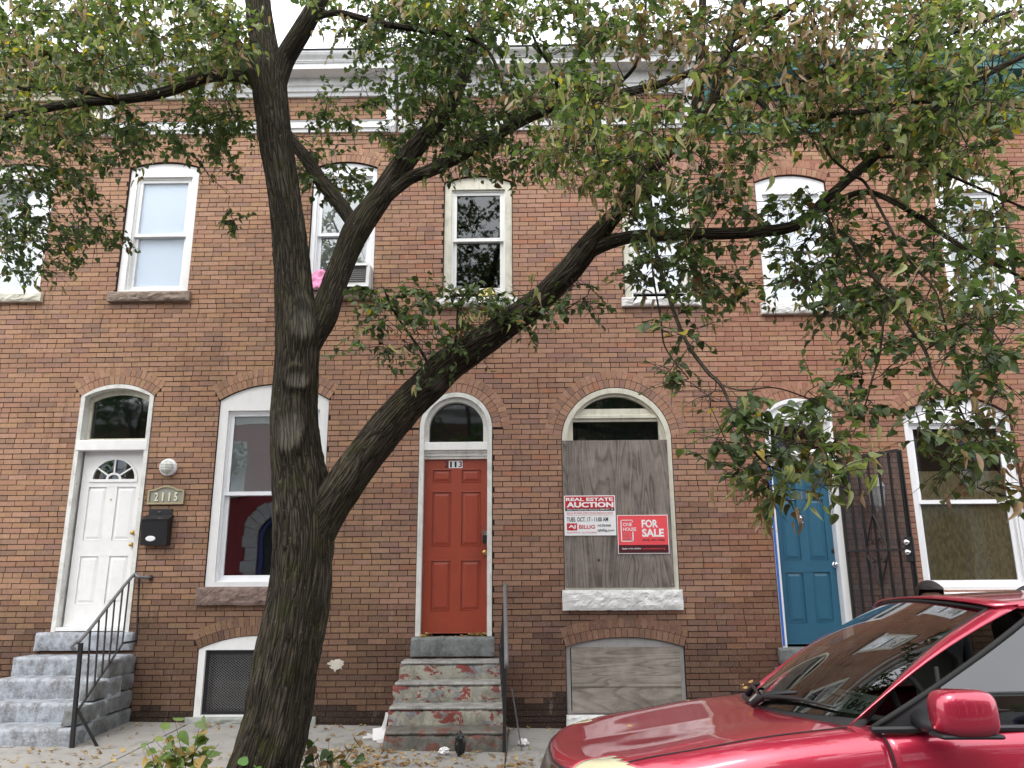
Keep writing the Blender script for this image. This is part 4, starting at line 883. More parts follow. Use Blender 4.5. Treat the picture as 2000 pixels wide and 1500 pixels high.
L4 = [(700, 455, -2.97, 26), (684, 428, -2.92, 32), (655, 388, -2.85, 31), (625, 350, -2.75, 29), (600, 312, -2.65, 26), (560, 260, -2.5, 20), (520, 190, -2.4, 15), (470, 110, -2.3, 10), (440, 40, -2.2, 6)]
limb(L4, 'limb', TR, 28, 9, .06, None, (), .08)
L5 = [(755, 385, -2.9, 24), (800, 348, -2.9, 26), (846, 330, -2.95, 26), (930, 287, -3.0, 25), (1000, 245, -3.05, 24), (1052, 220, -3.1, 22), (1095, 202, -3.15, 20), (1180, 188, -3.25, 18), (1260, 172, -3.35, 17), (1330, 150, -3.4, 15), (1420, 105, -3.45, 12), (1500, 50, -3.5, 9), (1580, -10, -3.5, 6)]
limb(L5, 'limb', TR, 24, 9, .05, None, (), .08)
MINOR = [
 [(514, 178, -3.12, 40), (470, 105, -3.2, 36), (432, 55, -3.25, 34), (400, 15, -3.3, 31), (370, -40, -3.35, 28), (320, -140, -3.4, 18)],
 [(540, 165, -3.1, 44), (556, 115, -3.12, 44), (590, 58, -3.18, 42), (618, 10, -3.22, 38), (650, -50, -3.25, 30), (720, -160, -3.3, 16)],
 [(505, 170, -3.12, 26), (470, 150, -3.14, 25), (420, 148, -3.16, 24), (380, 158, -3.18, 23), (320, 180, -3.2, 22), (240, 194, -3.2, 20), (150, 201, -3.15, 18), (60, 218, -3.1, 16), (-10, 232, -3.1, 13), (-120, 250, -3.0, 8)],
 [(35, 224, -3.1, 10), (15, 250, -3.1, 9), (-5, 280, -3.1, 8), (-40, 330, -3.0, 5)],
 [(240, 195, -3.2, 11), (190, 185, -3.3, 10), (110, 173, -3.4, 9), (40, 172, -3.5, 7), (0, 130, -3.6, 5), (-30, 90, -3.7, 3)],
 [(600, 40, -3.2, 14), (660, 25, -3.2, 13), (740, 45, -3.15, 13), (830, 60, -3.1, 12), (905, 72, -3.1, 10), (960, 95, -3.0, 6)],
 [(1355, 235, -3.8, 22), (1388, 215, -3.85, 24), (1405, 150, -3.9, 23), (1425, 80, -3.95, 21), (1448, 10, -4.0, 18), (1470, -60, -4.0, 14)],
 [(1418, 85, -3.95, 15), (1455, 62, -4.0, 14), (1510, 35, -4.05, 13), (1565, 0, -4.1, 11), (1640, -50, -4.1, 7)],
 [(1387, 224, -3.85, 16), (1457, 189, -3.95, 15), (1527, 171, -4.0, 14), (1597, 143, -4.05, 14), (1632, 130, -4.1, 13), (1700, 115, -4.15, 12), (1755, 103, -4.2, 11), (1825, 77, -4.25, 9), (1895, 52, -4.3, 7), (1980, 20, -4.3, 4)],
 [(1480, 195, -3.98, 11), (1500, 212, -4.05, 13), (1530, 224, -4.15, 13), (1615, 226, -4.3, 12), (1702, 215, -4.4, 11), (1741, 205, -4.45, 9), (1825, 199, -4.5, 7), (1920, 205, -4.5, 5), (2020, 214, -4.5, 3)],
 [(1590, 425, -4.12, 14), (1632, 395, -4.2, 13), (1678, 376, -4.3, 12), (1720, 382, -4.4, 12), (1790, 420, -4.5, 11), (1842, 458, -4.55, 11), (1912, 500, -4.6, 9), (2000, 545, -4.6, 7), (2080, 600, -4.6, 4)],
 [(1720, 306, -4.25, 7), (1772, 308, -4.35, 7), (1825, 329, -4.45, 7), (1895, 360, -4.5, 6), (2000, 406, -4.5, 5)],
 [(1540, 226, -4.2, 5), (1597, 273, -4.35, 6), (1632, 315, -4.45, 6), (1667, 343, -4.5, 6), (1690, 358, -4.5, 6), (1725, 420, -4.6, 6), (1755, 476, -4.65, 6), (1785, 520, -4.7, 6), (1826, 567, -4.75, 5), (1850, 650, -4.8, 4)],
 [(1600, 420, -4.15, 8), (1625, 440, -4.3, 8), (1662, 472, -4.4, 8), (1692, 518, -4.5, 8), (1712, 548, -4.6, 8), (1748, 591, -4.7, 7), (1772, 633, -4.8, 7), (1807, 685, -4.85, 7), (1825, 738, -4.9, 6), (1860, 773, -4.95, 5), (1891, 832, -5.0, 4), (1935, 900, -5.0, 3), (1975, 950, -5.0, 2)],
 [(1262, 345, -3.8, 9), (1271, 406, -3.95, 10), (1282, 496, -4.2, 9), (1299, 555, -4.4, 9), (1321, 622, -4.6, 8), (1345, 675, -4.8, 8), (1380, 724, -5.0, 8), (1408, 752, -5.05, 7), (1429, 797, -5.15, 6), (1450, 836, -5.2, 5), (1470, 878, -5.25, 5), (1500, 908, -5.3, 4), (1550, 930, -5.3, 3)],
 [(1408, 752, -5.05, 4), (1450, 762, -5.1, 4), (1510, 757, -5.15, 3), (1570, 775, -5.2, 3), (1620, 800, -5.2, 2)],
 [(1450, 836, -5.2, 4), (1500, 850, -5.3, 3), (1560, 865, -5.4, 3), (1620, 880, -5.4, 2)],
 [(1740, 560, -4.5, 5), (1728, 610, -4.7, 5), (1718, 690, -4.8, 5), (1702, 745, -4.9, 4), (1688, 797, -4.95, 3), (1665, 850, -5.0, 2)],
 [(1272, 470, -4.0, 5), (1276, 540, -4.3, 4), (1290, 620, -4.5, 4), (1300, 680, -4.6, 3), (1345, 740, -4.7, 2)],
 [(846, 735, -3.5, 8), (825, 690, -3.5, 6), (790, 640, -3.5, 5), (765, 600, -3.5, 4), (748, 560, -3.5, 3)],
 [(875, 700, -3.5, 7), (890, 660, -3.6, 5), (895, 600, -3.6, 4), (910, 570, -3.6, 3)],
 [(1000, 250, -3.05, 8), (985, 180, -3.1, 8), (960, 110, -3.1, 7), (915, 60, -3.1, 5), (900, 0, -3.1, 4)],
 [(1095, 202, -3.2, 8), (1080, 140, -3.4, 7), (1050, 90, -3.6, 6), (1030, 40, -3.7, 4)],
 [(1180, 190, -3.3, 9), (1240, 130, -3.4, 8), (1255, 80, -3.5, 7), (1262, 0, -3.5, 5)],
]
for p_ in MINOR: limb(p_, 'limb', TR, 12, 6, .0, None, (), .06)
# sprays: (cx, cy, rx, ry, Y far, Y near, count, mix) -- mix: 0 dark green, 1 yellow-green, 2 autumn brown
SPR = [
 (200,20,230,55,-2.2,-4.4,34,1),(700,10,120,45,-2.2,-4.0,12,1),(900,10,160,45,-2.2,-4.2,30,1),(1150,15,150,55,-2.6,-4.6,34,1),(1330,40,120,60,-2.8,-4.8,22,2),(1500,30,150,55,-3.0,-5.0,28,2),(1700,30,150,60,-3.0,-5.0,30,2),(1880,20,140,60,-3.0,-5.2,34,1),(1780,150,200,55,-3.0,-5.0,34,1),(1560,150,110,45,-3.0,-4.8,18,2),(420,160,80,50,-2.0,-3.4,16,1),(330,120,150,60,-1.8,-3.6,28,1),  # crown-top sprays: mix 1 here paints backlight into the leaf colour
 (230,70,250,95,-2.2,-4.6,125,1),(90,200,130,70,-2.0,-4.2,50,1),(130,290,150,60,-1.8,-3.4,48,0),(340,255,130,55,-1.6,-3.2,46,0),(80,390,105,75,-1.7,-3.0,44,0),(85,490,100,60,-1.7,-2.8,34,0),(190,455,60,40,-1.8,-2.6,10,0),
 (420,70,90,70,-2.0,-4.0,26,1),(445,260,60,45,-1.8,-3.0,16,0),(420,330,45,20,-1.8,-2.6,4,0),(620,320,60,60,-1.8,-2.9,20,0),(690,360,45,40,-1.8,-2.7,12,0),(640,215,50,50,-1.8,-2.9,9,0),(470,400,30,60,-1.9,-2.6,4,0),
 (800,120,110,115,-1.6,-3.6,70,0),(920,150,120,125,-1.7,-3.8,85,0),(850,250,120,60,-1.8,-3.4,46,0),(960,310,120,50,-1.8,-3.4,34,0),(700,40,60,50,-2.0,-3.6,12,1),(880,20,150,40,-2.0,-3.8,26,0),
 (1100,200,110,90,-2.4,-5.4,60,1),(1230,240,120,90,-2.6,-5.6,64,1),(1130,310,120,50,-2.4,-4.8,36,1),(1240,340,90,60,-3.2,-4.8,34,1),(1100,60,110,60,-2.6,-4.6,28,0),(1230,60,90,50,-2.8,-4.6,16,2),
 (1290,430,85,90,-3.4,-4.9,46,0),(1310,530,90,60,-3.2,-4.8,38,0),(1400,330,80,90,-3.2,-4.8,30,0),(1380,430,70,110,-3.2,-4.6,26,0),(1420,560,60,60,-2.8,-4.4,20,0),
 (1380,130,90,90,-3.0,-5.0,24,2),(1500,100,110,80,-3.0,-5.0,26,2),(1480,230,110,70,-3.0,-5.2,44,1),(1640,130,110,60,-3.2,-5.0,26,2),(1600,60,130,45,-3.2,-5.0,18,2),
 (1720,200,130,70,-3.0,-5.0,50,1),(1650,260,90,50,-3.2,-4.8,22,1),(1860,90,140,85,-3.0,-5.4,62,1),(1900,230,110,80,-3.0,-5.2,56,1),(1800,300,110,60,-3.0,-4.8,36,1),(1880,380,120,80,-2.8,-5.0,50,1),
 (1560,430,95,70,-3.4,-4.8,44,0),(1640,480,90,60,-3.4,-4.8,30,0),(1580,560,70,50,-3.2,-4.6,24,0),(1720,520,110,70,-3.2,-5.0,38,0),(1890,500,110,80,-2.8,-5.2,50,0),(1690,600,100,50,-3.8,-5.0,30,0),(1840,600,120,60,-2.2,-4.6,40,1),(1920,640,80,80,-4.0,-5.4,34,0),(1790,680,80,60,-4.2,-5.0,18,0),(1930,740,60,50,-4.4,-5.2,14,0),
 (1330,640,50,50,-4.2,-4.9,10,0),(1300,740,50,40,-4.5,-5.0,8,0),(1400,790,70,40,-4.9,-5.4,12,0),(1480,860,80,45,-5.0,-5.6,18,0),(1540,925,110,45,-5.1,-5.7,26,1),(1610,850,70,50,-5.0,-5.5,14,1),(1620,780,60,35,-4.9,-5.4,9,0),(1420,900,60,40,-5.0,-5.5,7,0),(1690,770,60,45,-4.8,-5.2,12,0),(1680,700,50,40,-4.7,-5.1,7,0),
 (1840,800,80,40,-4.8,-5.3,12,0),(1850,880,75,45,-4.9,-5.4,20,0),(1940,960,35,25,-4.9,-5.2,4,2),(1900,860,50,40,-4.9,-5.2,6,2),
 (820,610,110,50,-3.3,-3.9,22,0),(760,665,80,35,-3.3,-3.8,10,0),(930,600,80,40,-3.4,-3.9,10,0),(870,690,60,35,-3.4,-3.8,9,0),(1060,610,90,35,-3.4,-3.9,12,0),(1130,580,60,40,-3.5,-4.0,9,0),(730,580,60,40,-3.3,-3.7,5,0),
]
TW = G(); LP, LD, LN, LS, LC = [], [], [], [], []; BP = []
PALL = {0: [((.038,.060,.025),5),((.052,.080,.031),5),((.072,.104,.040),3),((.11,.14,.05),.8),((.25,.19,.03),.15),((.15,.09,.05),.25)],
        1: [((.048,.074,.030),4),((.072,.104,.040),4),((.105,.14,.05),3),((.17,.195,.08),1.8),((.30,.24,.04),.35),((.17,.11,.06),.6)],
        2: [((.050,.078,.030),4),((.080,.105,.040),3),((.13,.15,.055),1.5),((.16,.105,.065),1.6),((.22,.15,.105),1.4),((.11,.075,.05),1)]}
LEAFW = {k: (np.array([c for c, w in v]), np.cumsum([w for c, w in v])/sum(w for c, w in v)) for k, v in PALL.items()}
def add_leaf(p, d, mixk, sc=1.0):
    n_ = Vector((random.gauss(0, .42), random.gauss(-.12, .42), .9+random.gauss(0, .25)))
    d = Vector(d)+Vector((random.gauss(0, .35), random.gauss(0, .35), -.25+random.gauss(0, .3)))
    d.normalize(); n_ = n_-d*n_.dot(d)
    if n_.length < .05: return
    cs, cw = LEAFW[mixk]; c = cs[np.searchsorted(cw, random.random())]*random.uniform(.8, 1.25)
    LP.append(tuple(p)); LD.append(tuple(d)); LN.append(tuple(n_.normalized())); LS.append(random.uniform(.034, .063)*sc); LC.append(tuple(c))
tg = []
for (cx, cy, rx, ry, y0, y1, cnt, mk) in SPR:
    for _ in range(int(cnt*((1.15 if cy < 350 else .72 if cy < 600 else .75) if cx > 1040 else 1.6 if cy < 300 else 1.3))):
        a = random.uniform(0, 2*math.pi); r_ = math.sqrt(random.random()); tg.append((at(cx+rx*r_*math.cos(a), cy+ry*r_*math.sin(a), random.uniform(y0, y1)), mk))
for _ in range(420):                          # the part of the crown above and beside the picture
    x = random.uniform(-7.0, 6.5); z = random.uniform(6.4, 9.0); y = random.uniform(-5.8, -1.0)
    u, v, w_ = proj((x, y, z))
    if (-60 < u < 2060 and v > -60): continue
    tg.append((Vector((x, y, z)), random.choice((0, 1))))
ND = np.array([n[:3] for n in NODES]); RD = np.array([n[3] for n in NODES]); buf = np.zeros((len(ND)+60000, 3)); buf[:len(ND)] = ND; cnt = len(ND)
dmin = np.array([np.min(((ND-np.array(t))**2).sum(1)) for t, _ in tg]); order = np.argsort(dmin)
for oi in order:
    T, mk = tg[oi]; tv = np.array(T); dd = ((buf[:cnt]-tv)**2).sum(1)+np.where(buf[:cnt, 2] > tv[2]+.5, .15, 0); j = int(np.argmin(dd)); A = Vector(buf[j]); ln = (T-A).length
    if ln < .06: T = T+Vector((.1, 0, .05)); ln = (T-A).length
    mid = A.lerp(T, .5)+Vector((random.gauss(0, .10), random.gauss(0, .10), random.uniform(-.02, .12)))*ln
    pts = [A, A.lerp(mid, .5)+Vector((0, 0, .03*ln)), mid, mid.lerp(T, .5), T]; pts = [Vector(q) for q in catmull(pts, 2)]
    r0 = min(.012, .0036+.0050*ln); TW.tube(pts, [r0*(1-.75*i/(len(pts)-1)) for i in range(len(pts))], 4, False)
    for q in pts[2:]: buf[cnt] = q; cnt += 1
    dr = (T-A).normalized(); near = max(0, (-3.6-T.y))*.05
    # twiglets with alternate leaves
    bare = random.random() < (.30 if T.x > .3 else .16)
    for k in range(random.choice((2, 3, 3, 4))):
        t0 = random.uniform(.35, 1.0); b = pts[int(t0*(len(pts)-1))]; d_ = (dr*.6+Vector((random.gauss(0, .7), random.gauss(0, .7), random.gauss(-.1, .35)))).normalized(); l2 = random.uniform(.10, .26)
        e = b+d_*l2+Vector((0, 0, -.04*random.random())); m2 = b.lerp(e, .5)+Vector((0, 0, .015)); TW.tube([b, m2, e], [.0032, .0024, .0012], 3, False)
        nl = random.choice((3, 4, 5, 6)) if not bare else random.choice((0, 0, 1)); 
        for i in range(nl):
            t = (i+.7)/nl; p = b.lerp(e, t); sd_ = Vector((-d_.y, d_.x, 0))*(1 if i % 2 else -1); add_leaf(p, d_*.6+sd_*.8, mk, 1.0)
        if mk and random.random() < .35: BP.append((e, mk))
        elif random.random() < .10: BP.append((e, mk))
tag(TW.obj('twigs', MT['twig'], TR, True), kind='stuff')
OUT = np.array([(0,0),(.20,-.07),(.40,.02),(.50,.22),(.46,.46),(.30,.72),(.10,.92),(0,1.06)]); CEN = np.array([(0,.0),(0,.5),(0,1.06)])
def leaf_template():
    R_ = [(x, y, abs(x)*.28-y*y*.16) for x, y in OUT]; L_ = [(-x, y, abs(x)*.28-y*y*.16) for x, y in OUT[1:-1]]
    V = R_+L_+[(0, .45, -.03)]; c = len(V)-1; F = []
    rr = list(range(len(OUT))); ll = [0]+[len(OUT)+i for i in range(len(OUT)-2)]+[len(OUT)-1]
    for a, b in zip(rr[:-1], rr[1:]): F.append((c, a, b))
    for a, b in zip(ll[:-1], ll[1:]): F.append((c, b, a))
    return np.array(V), np.array(F)
LV, LF = leaf_template()
def leaf_mat():
    m = N('linden_leaf', .5, (.06, .1, .03), spec=.4); c = m.attr('tint'); p = m.pos()
    c = m.mix(m.ramp(m.noise(p, 55, 3, .6), [(.35, 0), (.75, .5)]), c, m.mix(1.0, c, (1.7, 1.55, 1.3), 'MULTIPLY')); m.set('Base Color', c)
    tr = m.n('BsdfTranslucent', Color=m.mix(1.0, c, (1.9, 2.1, 1.1), 'MULTIPLY')); ms = m.n('MixShader', i0=.33, i1=m.b.outputs[0], i2=tr.outputs[0]); m.t.links.new(ms.outputs[0], m.out.inputs['Surface']); return m.m
MT['leaf'] = leaf_mat()
def leaves_mesh(name, P, D, Nn, S, C, parent, mat='leaf', wx=1.0):
    P, D, Nn, S, C = (np.array(q, float) for q in (P, D, Nn, S, C)); X = np.cross(D, Nn)
    k, n = len(P), len(LV); cu = rng.uniform(.2, 2.4, (k, 1, 1)); dr_ = rng.normal(.0, .22, (k, 1, 1)); tw = rng.normal(0, .35, (k, 1, 1)); wd2 = rng.uniform(.78, 1.08, (k, 1, 1))
    lx, ly, lz = LV[None, :, 0:1]*wd2, LV[None, :, 1:2], LV[None, :, 2:3]*cu-LV[None, :, 1:2]**2*dr_+LV[None, :, 0:1]*LV[None, :, 1:2]*tw
    if k == 1: lx, ly, lz = LV[None, :, 0:1], LV[None, :, 1:2], LV[None, :, 2:3]*1.5
    V = P[:, None]+S[:, None, None]*(lx*X[:, None]*wx+ly*D[:, None]+lz*Nn[:, None])
    F = (LF[None]+(np.arange(k)*n)[:, None, None]).reshape(-1, 3); me = bpy.data.meshes.new(name)
    me.vertices.add(k*n); me.vertices.foreach_set('co', V.astype(np.float32).ravel()); nf = len(F); me.loops.add(nf*3); me.polygons.add(nf)
    me.loops.foreach_set('vertex_index', F.astype(np.int32).ravel()); me.polygons.foreach_set('loop_start', np.arange(0, nf*3, 3, dtype=np.int32)); me.polygons.foreach_set('use_smooth', [True]*nf)
    me.materials.append(MT[mat]); me.update(); me.validate(); setattr_col(me, 'tint', np.repeat(np.hstack([C, np.ones((k, 1))]), n, axis=0)); return me
LP, LD, LN, LS, LC = (np.array(q) for q in (LP, LD, LN, LS, LC))
scr = np.array([proj(p) for p in LP]); vis = (scr[:, 0] > 5) & (scr[:, 0] < 1995) & (scr[:, 1] > 5) & (scr[:, 1] < 1495); size = np.where(vis, LS/scr[:, 2], 0); big = np.argsort(-size)[:300]
rest = np.ones(len(LP), bool); rest[big] = False
tag(put(bpy.data.objects.new('foliage', leaves_mesh('foliage', LP[rest], LD[rest], LN[rest], LS[rest], LC[rest], TR)), TR), kind='stuff')
pal_ = LC[big][::10]; lm_ = [leaves_mesh('leaf', [(0,0,0)], [(0,1,0)], [(0,0,1)], [1.0], [c], None) for c in pal_]
for i in big:
    k = int(np.argmin(((pal_-LC[i])**2).sum(1))); D_, N_ = Vector(LD[i]), Vector(LN[i]); X_ = D_.cross(N_)
    o = bpy.data.objects.new('leaf', lm_[k]); M_ = Matrix(((X_.x, D_.x, N_.x), (X_.y, D_.y, N_.y), (X_.z, D_.z, N_.z)))
    scn.collection.objects.link(o); o.parent = TR; o.matrix_parent_inverse = Matrix.Translation(-TR.location)
    o.matrix_basis = Matrix.Translation(Vector(LP[i])) @ M_.to_4x4() @ Matrix.Scale(float(LS[i]), 4)
# seed bracts hanging from the twigs
bp, bd, bn, bs, bc = [], [], [], [], []
for p, mk in BP:
    for _ in range(random.choice((1, 2, 3))):
        d = Vector((random.gauss(0, .35), random.gauss(0, .35), -1)).normalized(); n_ = Vector((random.gauss(0, 1), -1+random.gauss(0, .6), random.gauss(0, .2))); n_ = (n_-d*n_.dot(d)).normalized()
        bp.append(tuple(Vector(p)+Vector((random.gauss(0, .04), random.gauss(0, .04), 0)))); bd.append(tuple(d)); bn.append(tuple(n_)); bs.append(random.uniform(.06, .10)); bc.append(random.choice(((.26, .27, .12), (.22, .25, .10), (.30, .22, .15), (.24, .16, .11)) if mk < 2 else ((.30, .21, .15), (.20, .13, .09))))
tag(put(bpy.data.objects.new('seed_bracts', leaves_mesh('seed_bracts', bp, bd, bn, bs, bc, TR, 'leaf', .25)), TR), kind='stuff')
print('leaves', len(LP), 'twig verts', len(TW.v), 'bracts', len(bp))
# ------------------------------------------------------------------ red car parked along the kerb
def car_paint():
    m = N('red_car_paint', .34, (.42, .018, .050), .55); p = m.pos()
    m.set('Coat Weight', 1.0); m.set('Coat Roughness', .035); m.set('Coat IOR', 1.7)
    c = m.mix(m.ramp(m.noise(p, 320, 2, .5), [(.45, 0), (.7, .35)]), (.45, .018, .052), (.64, .05, .105))
    c = m.mix(m.ramp(m.noise(p, 7, 8, .75), [(.56, 0), (.82, .22)]), c, (.42, .25, .24)); m.set('Base Color', c)
    return m.m
MT['car'] = car_paint(); MT['trim'] = N('black_plastic_trim', .5, (.018, .018, .02)).m; MT['rubber'] = N('rubber', .8, (.012, .012, .012)).m
MT['carglass'] = glass('car_glass', (.24, .27, .26), .0, .0, .05); MT['sideglass'] = glass('tinted_side_glass', (.18, .20, .20), .0, .0, .05)
hm = N('yellowed_headlight_lens', .18, (.62, .58, .38), 0); hm.set('Coat Weight', 1.0); hm.set('Base Color', hm.mix(hm.noise(hm.pos(), 9, 4, .6), (.48, .44, .26), (.68, .65, .47))); MT['lens'] = hm.m
MT['seat'] = N('grey_seat_fabric', .9, (.16, .16, .145)).m; MT['dash'] = N('dashboard', .7, (.035, .034, .032)).m; MT['amber'] = N('amber_lens', .25, (.6, .2, .02)).m
CY = -4.82; NX = .08; RZ = gz(2, -3.7)-.13+.02
CR = root('parked_car', (2.4, CY, RZ), 'red sport utility vehicle parked at the kerb with a yellowed headlight', 'car')
ys_ = [0, .30, .58, .75, .85, .905, .93, .92, .86]
def row(xs_, zs_, yy=ys_): return [(x, y, z) for x, y, z in zip(xs_, yy, zs_)]
ctrl = np.array([
 row([-.02,-.01,.05,.16,.28,.42,.50,.56,.62], [.18,.18,.18,.18,.18,.17,.14,.05,-.03]),
 row([-.04,-.03,.03,.14,.27,.42,.52,.60,.66], [.45,.45,.45,.44,.42,.38,.32,.16,-.03]),
 row([.0,.01,.07,.18,.30,.44,.58,.66,.72], [.62,.62,.62,.615,.59,.54,.43,.22,-.03], [0,.30,.575,.745,.84,.90,.93,.92,.86]),
 row([.07,.085,.14,.24,.35,.50,.66,.72,.78], [.745,.748,.755,.760,.735,.655,.48,.24,-.03], [0,.30,.57,.735,.825,.89,.93,.92,.86]),
 row([.24,.255,.31,.39,.48,.60,.74,.80,.84], [.778,.784,.795,.805,.785,.72,.53,.26,-.03], [0,.30,.57,.735,.825,.89,.93,.92,.86]),
 row([.55,.56,.60,.65,.70,.78,.88,.92,.95], [.824,.831,.846,.848,.828,.76,.58,.28,-.03], [0,.30,.58,.745,.835,.895,.93,.92,.86]),
 row([.90,.91,.94,.97,1.0,1.03,1.08,1.10,1.12], [.887,.892,.902,.900,.876,.80,.60,.30,-.03]),
 row([1.16,1.18,1.24,1.32,1.36,1.38,1.40,1.40,1.40], [.940,.942,.946,.938,.915,.835,.62,.30,-.03])])
NR = 8
def upsample(c, n):
    a = np.stack([catmull(c[:, j], n) for j in range(c.shape[1])], 1); return np.stack([catmull(a[i], n) for i in range(a.shape[0])], 0)
SF = upsample(ctrl, NR)
def wpt(p, s): return (NX+p[0], CY-s*p[1], p[2])
def inwheel(p, xc): return (p[0]-xc)**2+(p[2]-(RZ+.34))**2 < .41**2 and p[1] > .70
panels = {'hood': G(), 'front_fender': G(), 'bumper': G(), 'headlight': G(), 'grille': G()}; split = {}
nr, nc = SF.shape[0]-1, SF.shape[1]-1
def cls(i, j):
    r_, v = (i+.5)/NR, (j+.5)/NR
    if 1.95 < r_ < 3.95-.25*(v-2.3) and 2.15 < v < 4.8 and r_ > 1.95+.25*max(0, v-3.6): return 'headlight'
    if r_ > 2.72 and v < 3.30: return 'hood'
    if r_ < 2.72 and r_ > 1.3 and v < 1.9: return 'grille'
    if r_ < 2.72 and v < 5: return 'bumper'
    if r_ < 1.6: return 'bumper'
    return 'front_fender'
for s in (1, -1):
    for i in range(nr):
        for j in range(nc):
            q = [SF[i, j], SF[i, j+1], SF[i+1, j+1], SF[i+1, j]]
            if inwheel(sum(q)/4, .86): continue
            k = cls(i, j); key = (k, s) if k in ('front_fender', 'headlight') else (k, 0); split.setdefault(key, G())
            P = [wpt(p, s) for p in q]; split[key].add(P if s > 0 else P[::-1], [(0, 1, 2, 3)])
# sides from cowl to tail
rs = np.array([
 [(1.32,.75,.938),(1.36,.85,.915),(1.38,.905,.835),(1.40,.93,.62),(1.40,.92,.30),(1.40,.86,-.03)],
 [(1.75,.79,.948),(1.75,.865,.925),(1.75,.91,.86),(1.75,.935,.62),(1.75,.925,.30),(1.75,.86,-.03)],
 [(2.6,.80,.99),(2.6,.875,.965),(2.6,.92,.87),(2.6,.94,.62),(2.6,.93,.30),(2.6,.86,-.03)],
 [(3.5,.79,1.01),(3.5,.865,.985),(3.5,.915,.88),(3.5,.935,.62),(3.5,.925,.30),(3.5,.86,-.03)],
 [(4.3,.74,1.03),(4.3,.82,1.005),(4.3,.875,.90),(4.3,.90,.64),(4.3,.89,.32),(4.3,.82,-.03)],
 [(4.62,.62,1.04),(4.62,.70,1.01),(4.62,.74,.90),(4.64,.78,.64),(4.64,.77,.32),(4.6,.70,-.03)]])
SD = upsample(rs, 8)
for s in (1, -1):
    for i in range(0, 2):
        for j in range(SD.shape[1]-1):
            P = [wpt(p, s) for p in (SD[i, j], SD[i, j+1], SD[i+1, j+1], SD[i+1, j])]; split[('front_fender', s)].add(P if s > 0 else P[::-1], [(0, 1, 2, 3)])
import bmesh
def weld(o, d=.0006, norm=True):
    bm = bmesh.new(); bm.from_mesh(o.data); bmesh.ops.remove_doubles(bm, verts=bm.verts, dist=d)
    if norm: bmesh.ops.recalc_face_normals(bm, faces=bm.faces)
    bm.to_mesh(o.data); bm.free(); o.data.polygons.foreach_set('use_smooth', [True]*len(o.data.polygons)); return o
def shell(o, th=.012, off=-1):
    m = o.modifiers.new('s', 'SOLIDIFY'); m.thickness = th; m.offset = off; return o
for (k, s), gg in split.items():
    m_ = {'headlight': MT['lens'], 'grille': MT['chrome']}.get(k, MT['car']); o = gg.obj(k, m_, CR, True); weld(o, .0006, False); 
    shell(o, .010, -1 if True else 1)
# shut lines
def seam(idx, r_=.0045, lift=.001):
    for s in (1, -1):
        P = [Vector(wpt(SF[i, j], s)) for i, j in idx]; G().tube(P, r_, 6).obj('shut_line', MT['rubber'], CR)
jh = int(3.30*NR)+0; ih = int(2.72*NR)+1
seam([(i, jh+1 if False else 26) for i in range(30, nr+1)]); seam([(22, j) for j in range(0, 19)])
for s in (1, -1):
    for nm, a, b in (('front_door', 2, 17), ('rear_door', 17, 26), ('rear_quarter', 26, SD.shape[0]-1)):
        gg = G()
        for i in range(a, b):
            for j in range(SD.shape[1]-1):
                q = [SD[i, j], SD[i, j+1], SD[i+1, j+1], SD[i+1, j]]
                if inwheel(sum(q)/4, 3.66): continue
                P = [wpt(p, s) for p in q]; gg.add(P if s > 0 else P[::-1], [(0, 1, 2, 3)])
        shell(weld(gg.obj(nm, MT['car'], CR, True), .0006, False), .01)
    for ii in (2, 17, 26): G().tube([Vector(wpt(SD[ii, j], s)) for j in range(2, SD.shape[1])], .0045, 6).obj('shut_line', MT['rubber'], CR)
e_ = [wpt(p, 1) for p in SD[-1]]+[wpt(p, -1) for p in SD[-1][::-1]]; G().add(e_, [tuple(range(len(e_)))]).obj('tailgate', MT['car'], CR)
# greenhouse
def grid(fn, nu, nv, name, mat, th=0.0, smooth=True):
    V = [fn(i/nu, j/nv) for i in range(nu+1) for j in range(nv+1)]; F = [(i*(nv+1)+j, (i+1)*(nv+1)+j, (i+1)*(nv+1)+j+1, i*(nv+1)+j+1) for i in range(nu) for j in range(nv)]
    o = G().add(V, F).obj(name, mat, CR, smooth)
    if th: shell(o, th, 0)
    return o
def wsp(a, t):                               # a: -1..1 across (near = +1), t: 0 base .. 1 top
    xb = 1.155+.30*a*a; zb1 = .952+.012*a*a; xt = 2.02+.12*a*a; zt1 = 1.480-.050*a*a; yb1, yt1 = .745*a, .615*a
    b = .035*math.sin(math.pi*t)
    return (NX+xb+(xt-xb)*t-b*.55, CY-(yb1+(yt1-yb1)*t), zb1+(zt1-zb1)*t+b)
grid(lambda u, v: wsp(u*2-1, v), 20, 12, 'windshield', MT['carglass'])
for s in (1, -1):
    def ap(u, v, s=s):
        a = Vector(wsp(s*.985, v)); bx = NX+1.34+(2.245-1.34)*v; b = Vector((bx, CY-s*(.800-.135*v+.03*math.sin(math.pi*v)), 0.945+(1.437-.945)*v+.045*math.sin(math.pi*v)))
        q = a.lerp(b, u); n = Vector((-.45, -s*.6, .65)); return tuple(q+n*.018*math.sin(math.pi*u))
    grid(ap, 6, 16, 'windshield_pillar', MT['car'], .006)
    G().tube([ap(0.02, v/12) for v in range(13)], .010, 6).obj('windshield_seal', MT['rubber'], CR)
G().tube([Vector(wsp(a, 1.0)) for a in np.linspace(-1, 1, 13)], .009, 6).obj('windshield_seal', MT['rubber'], CR)
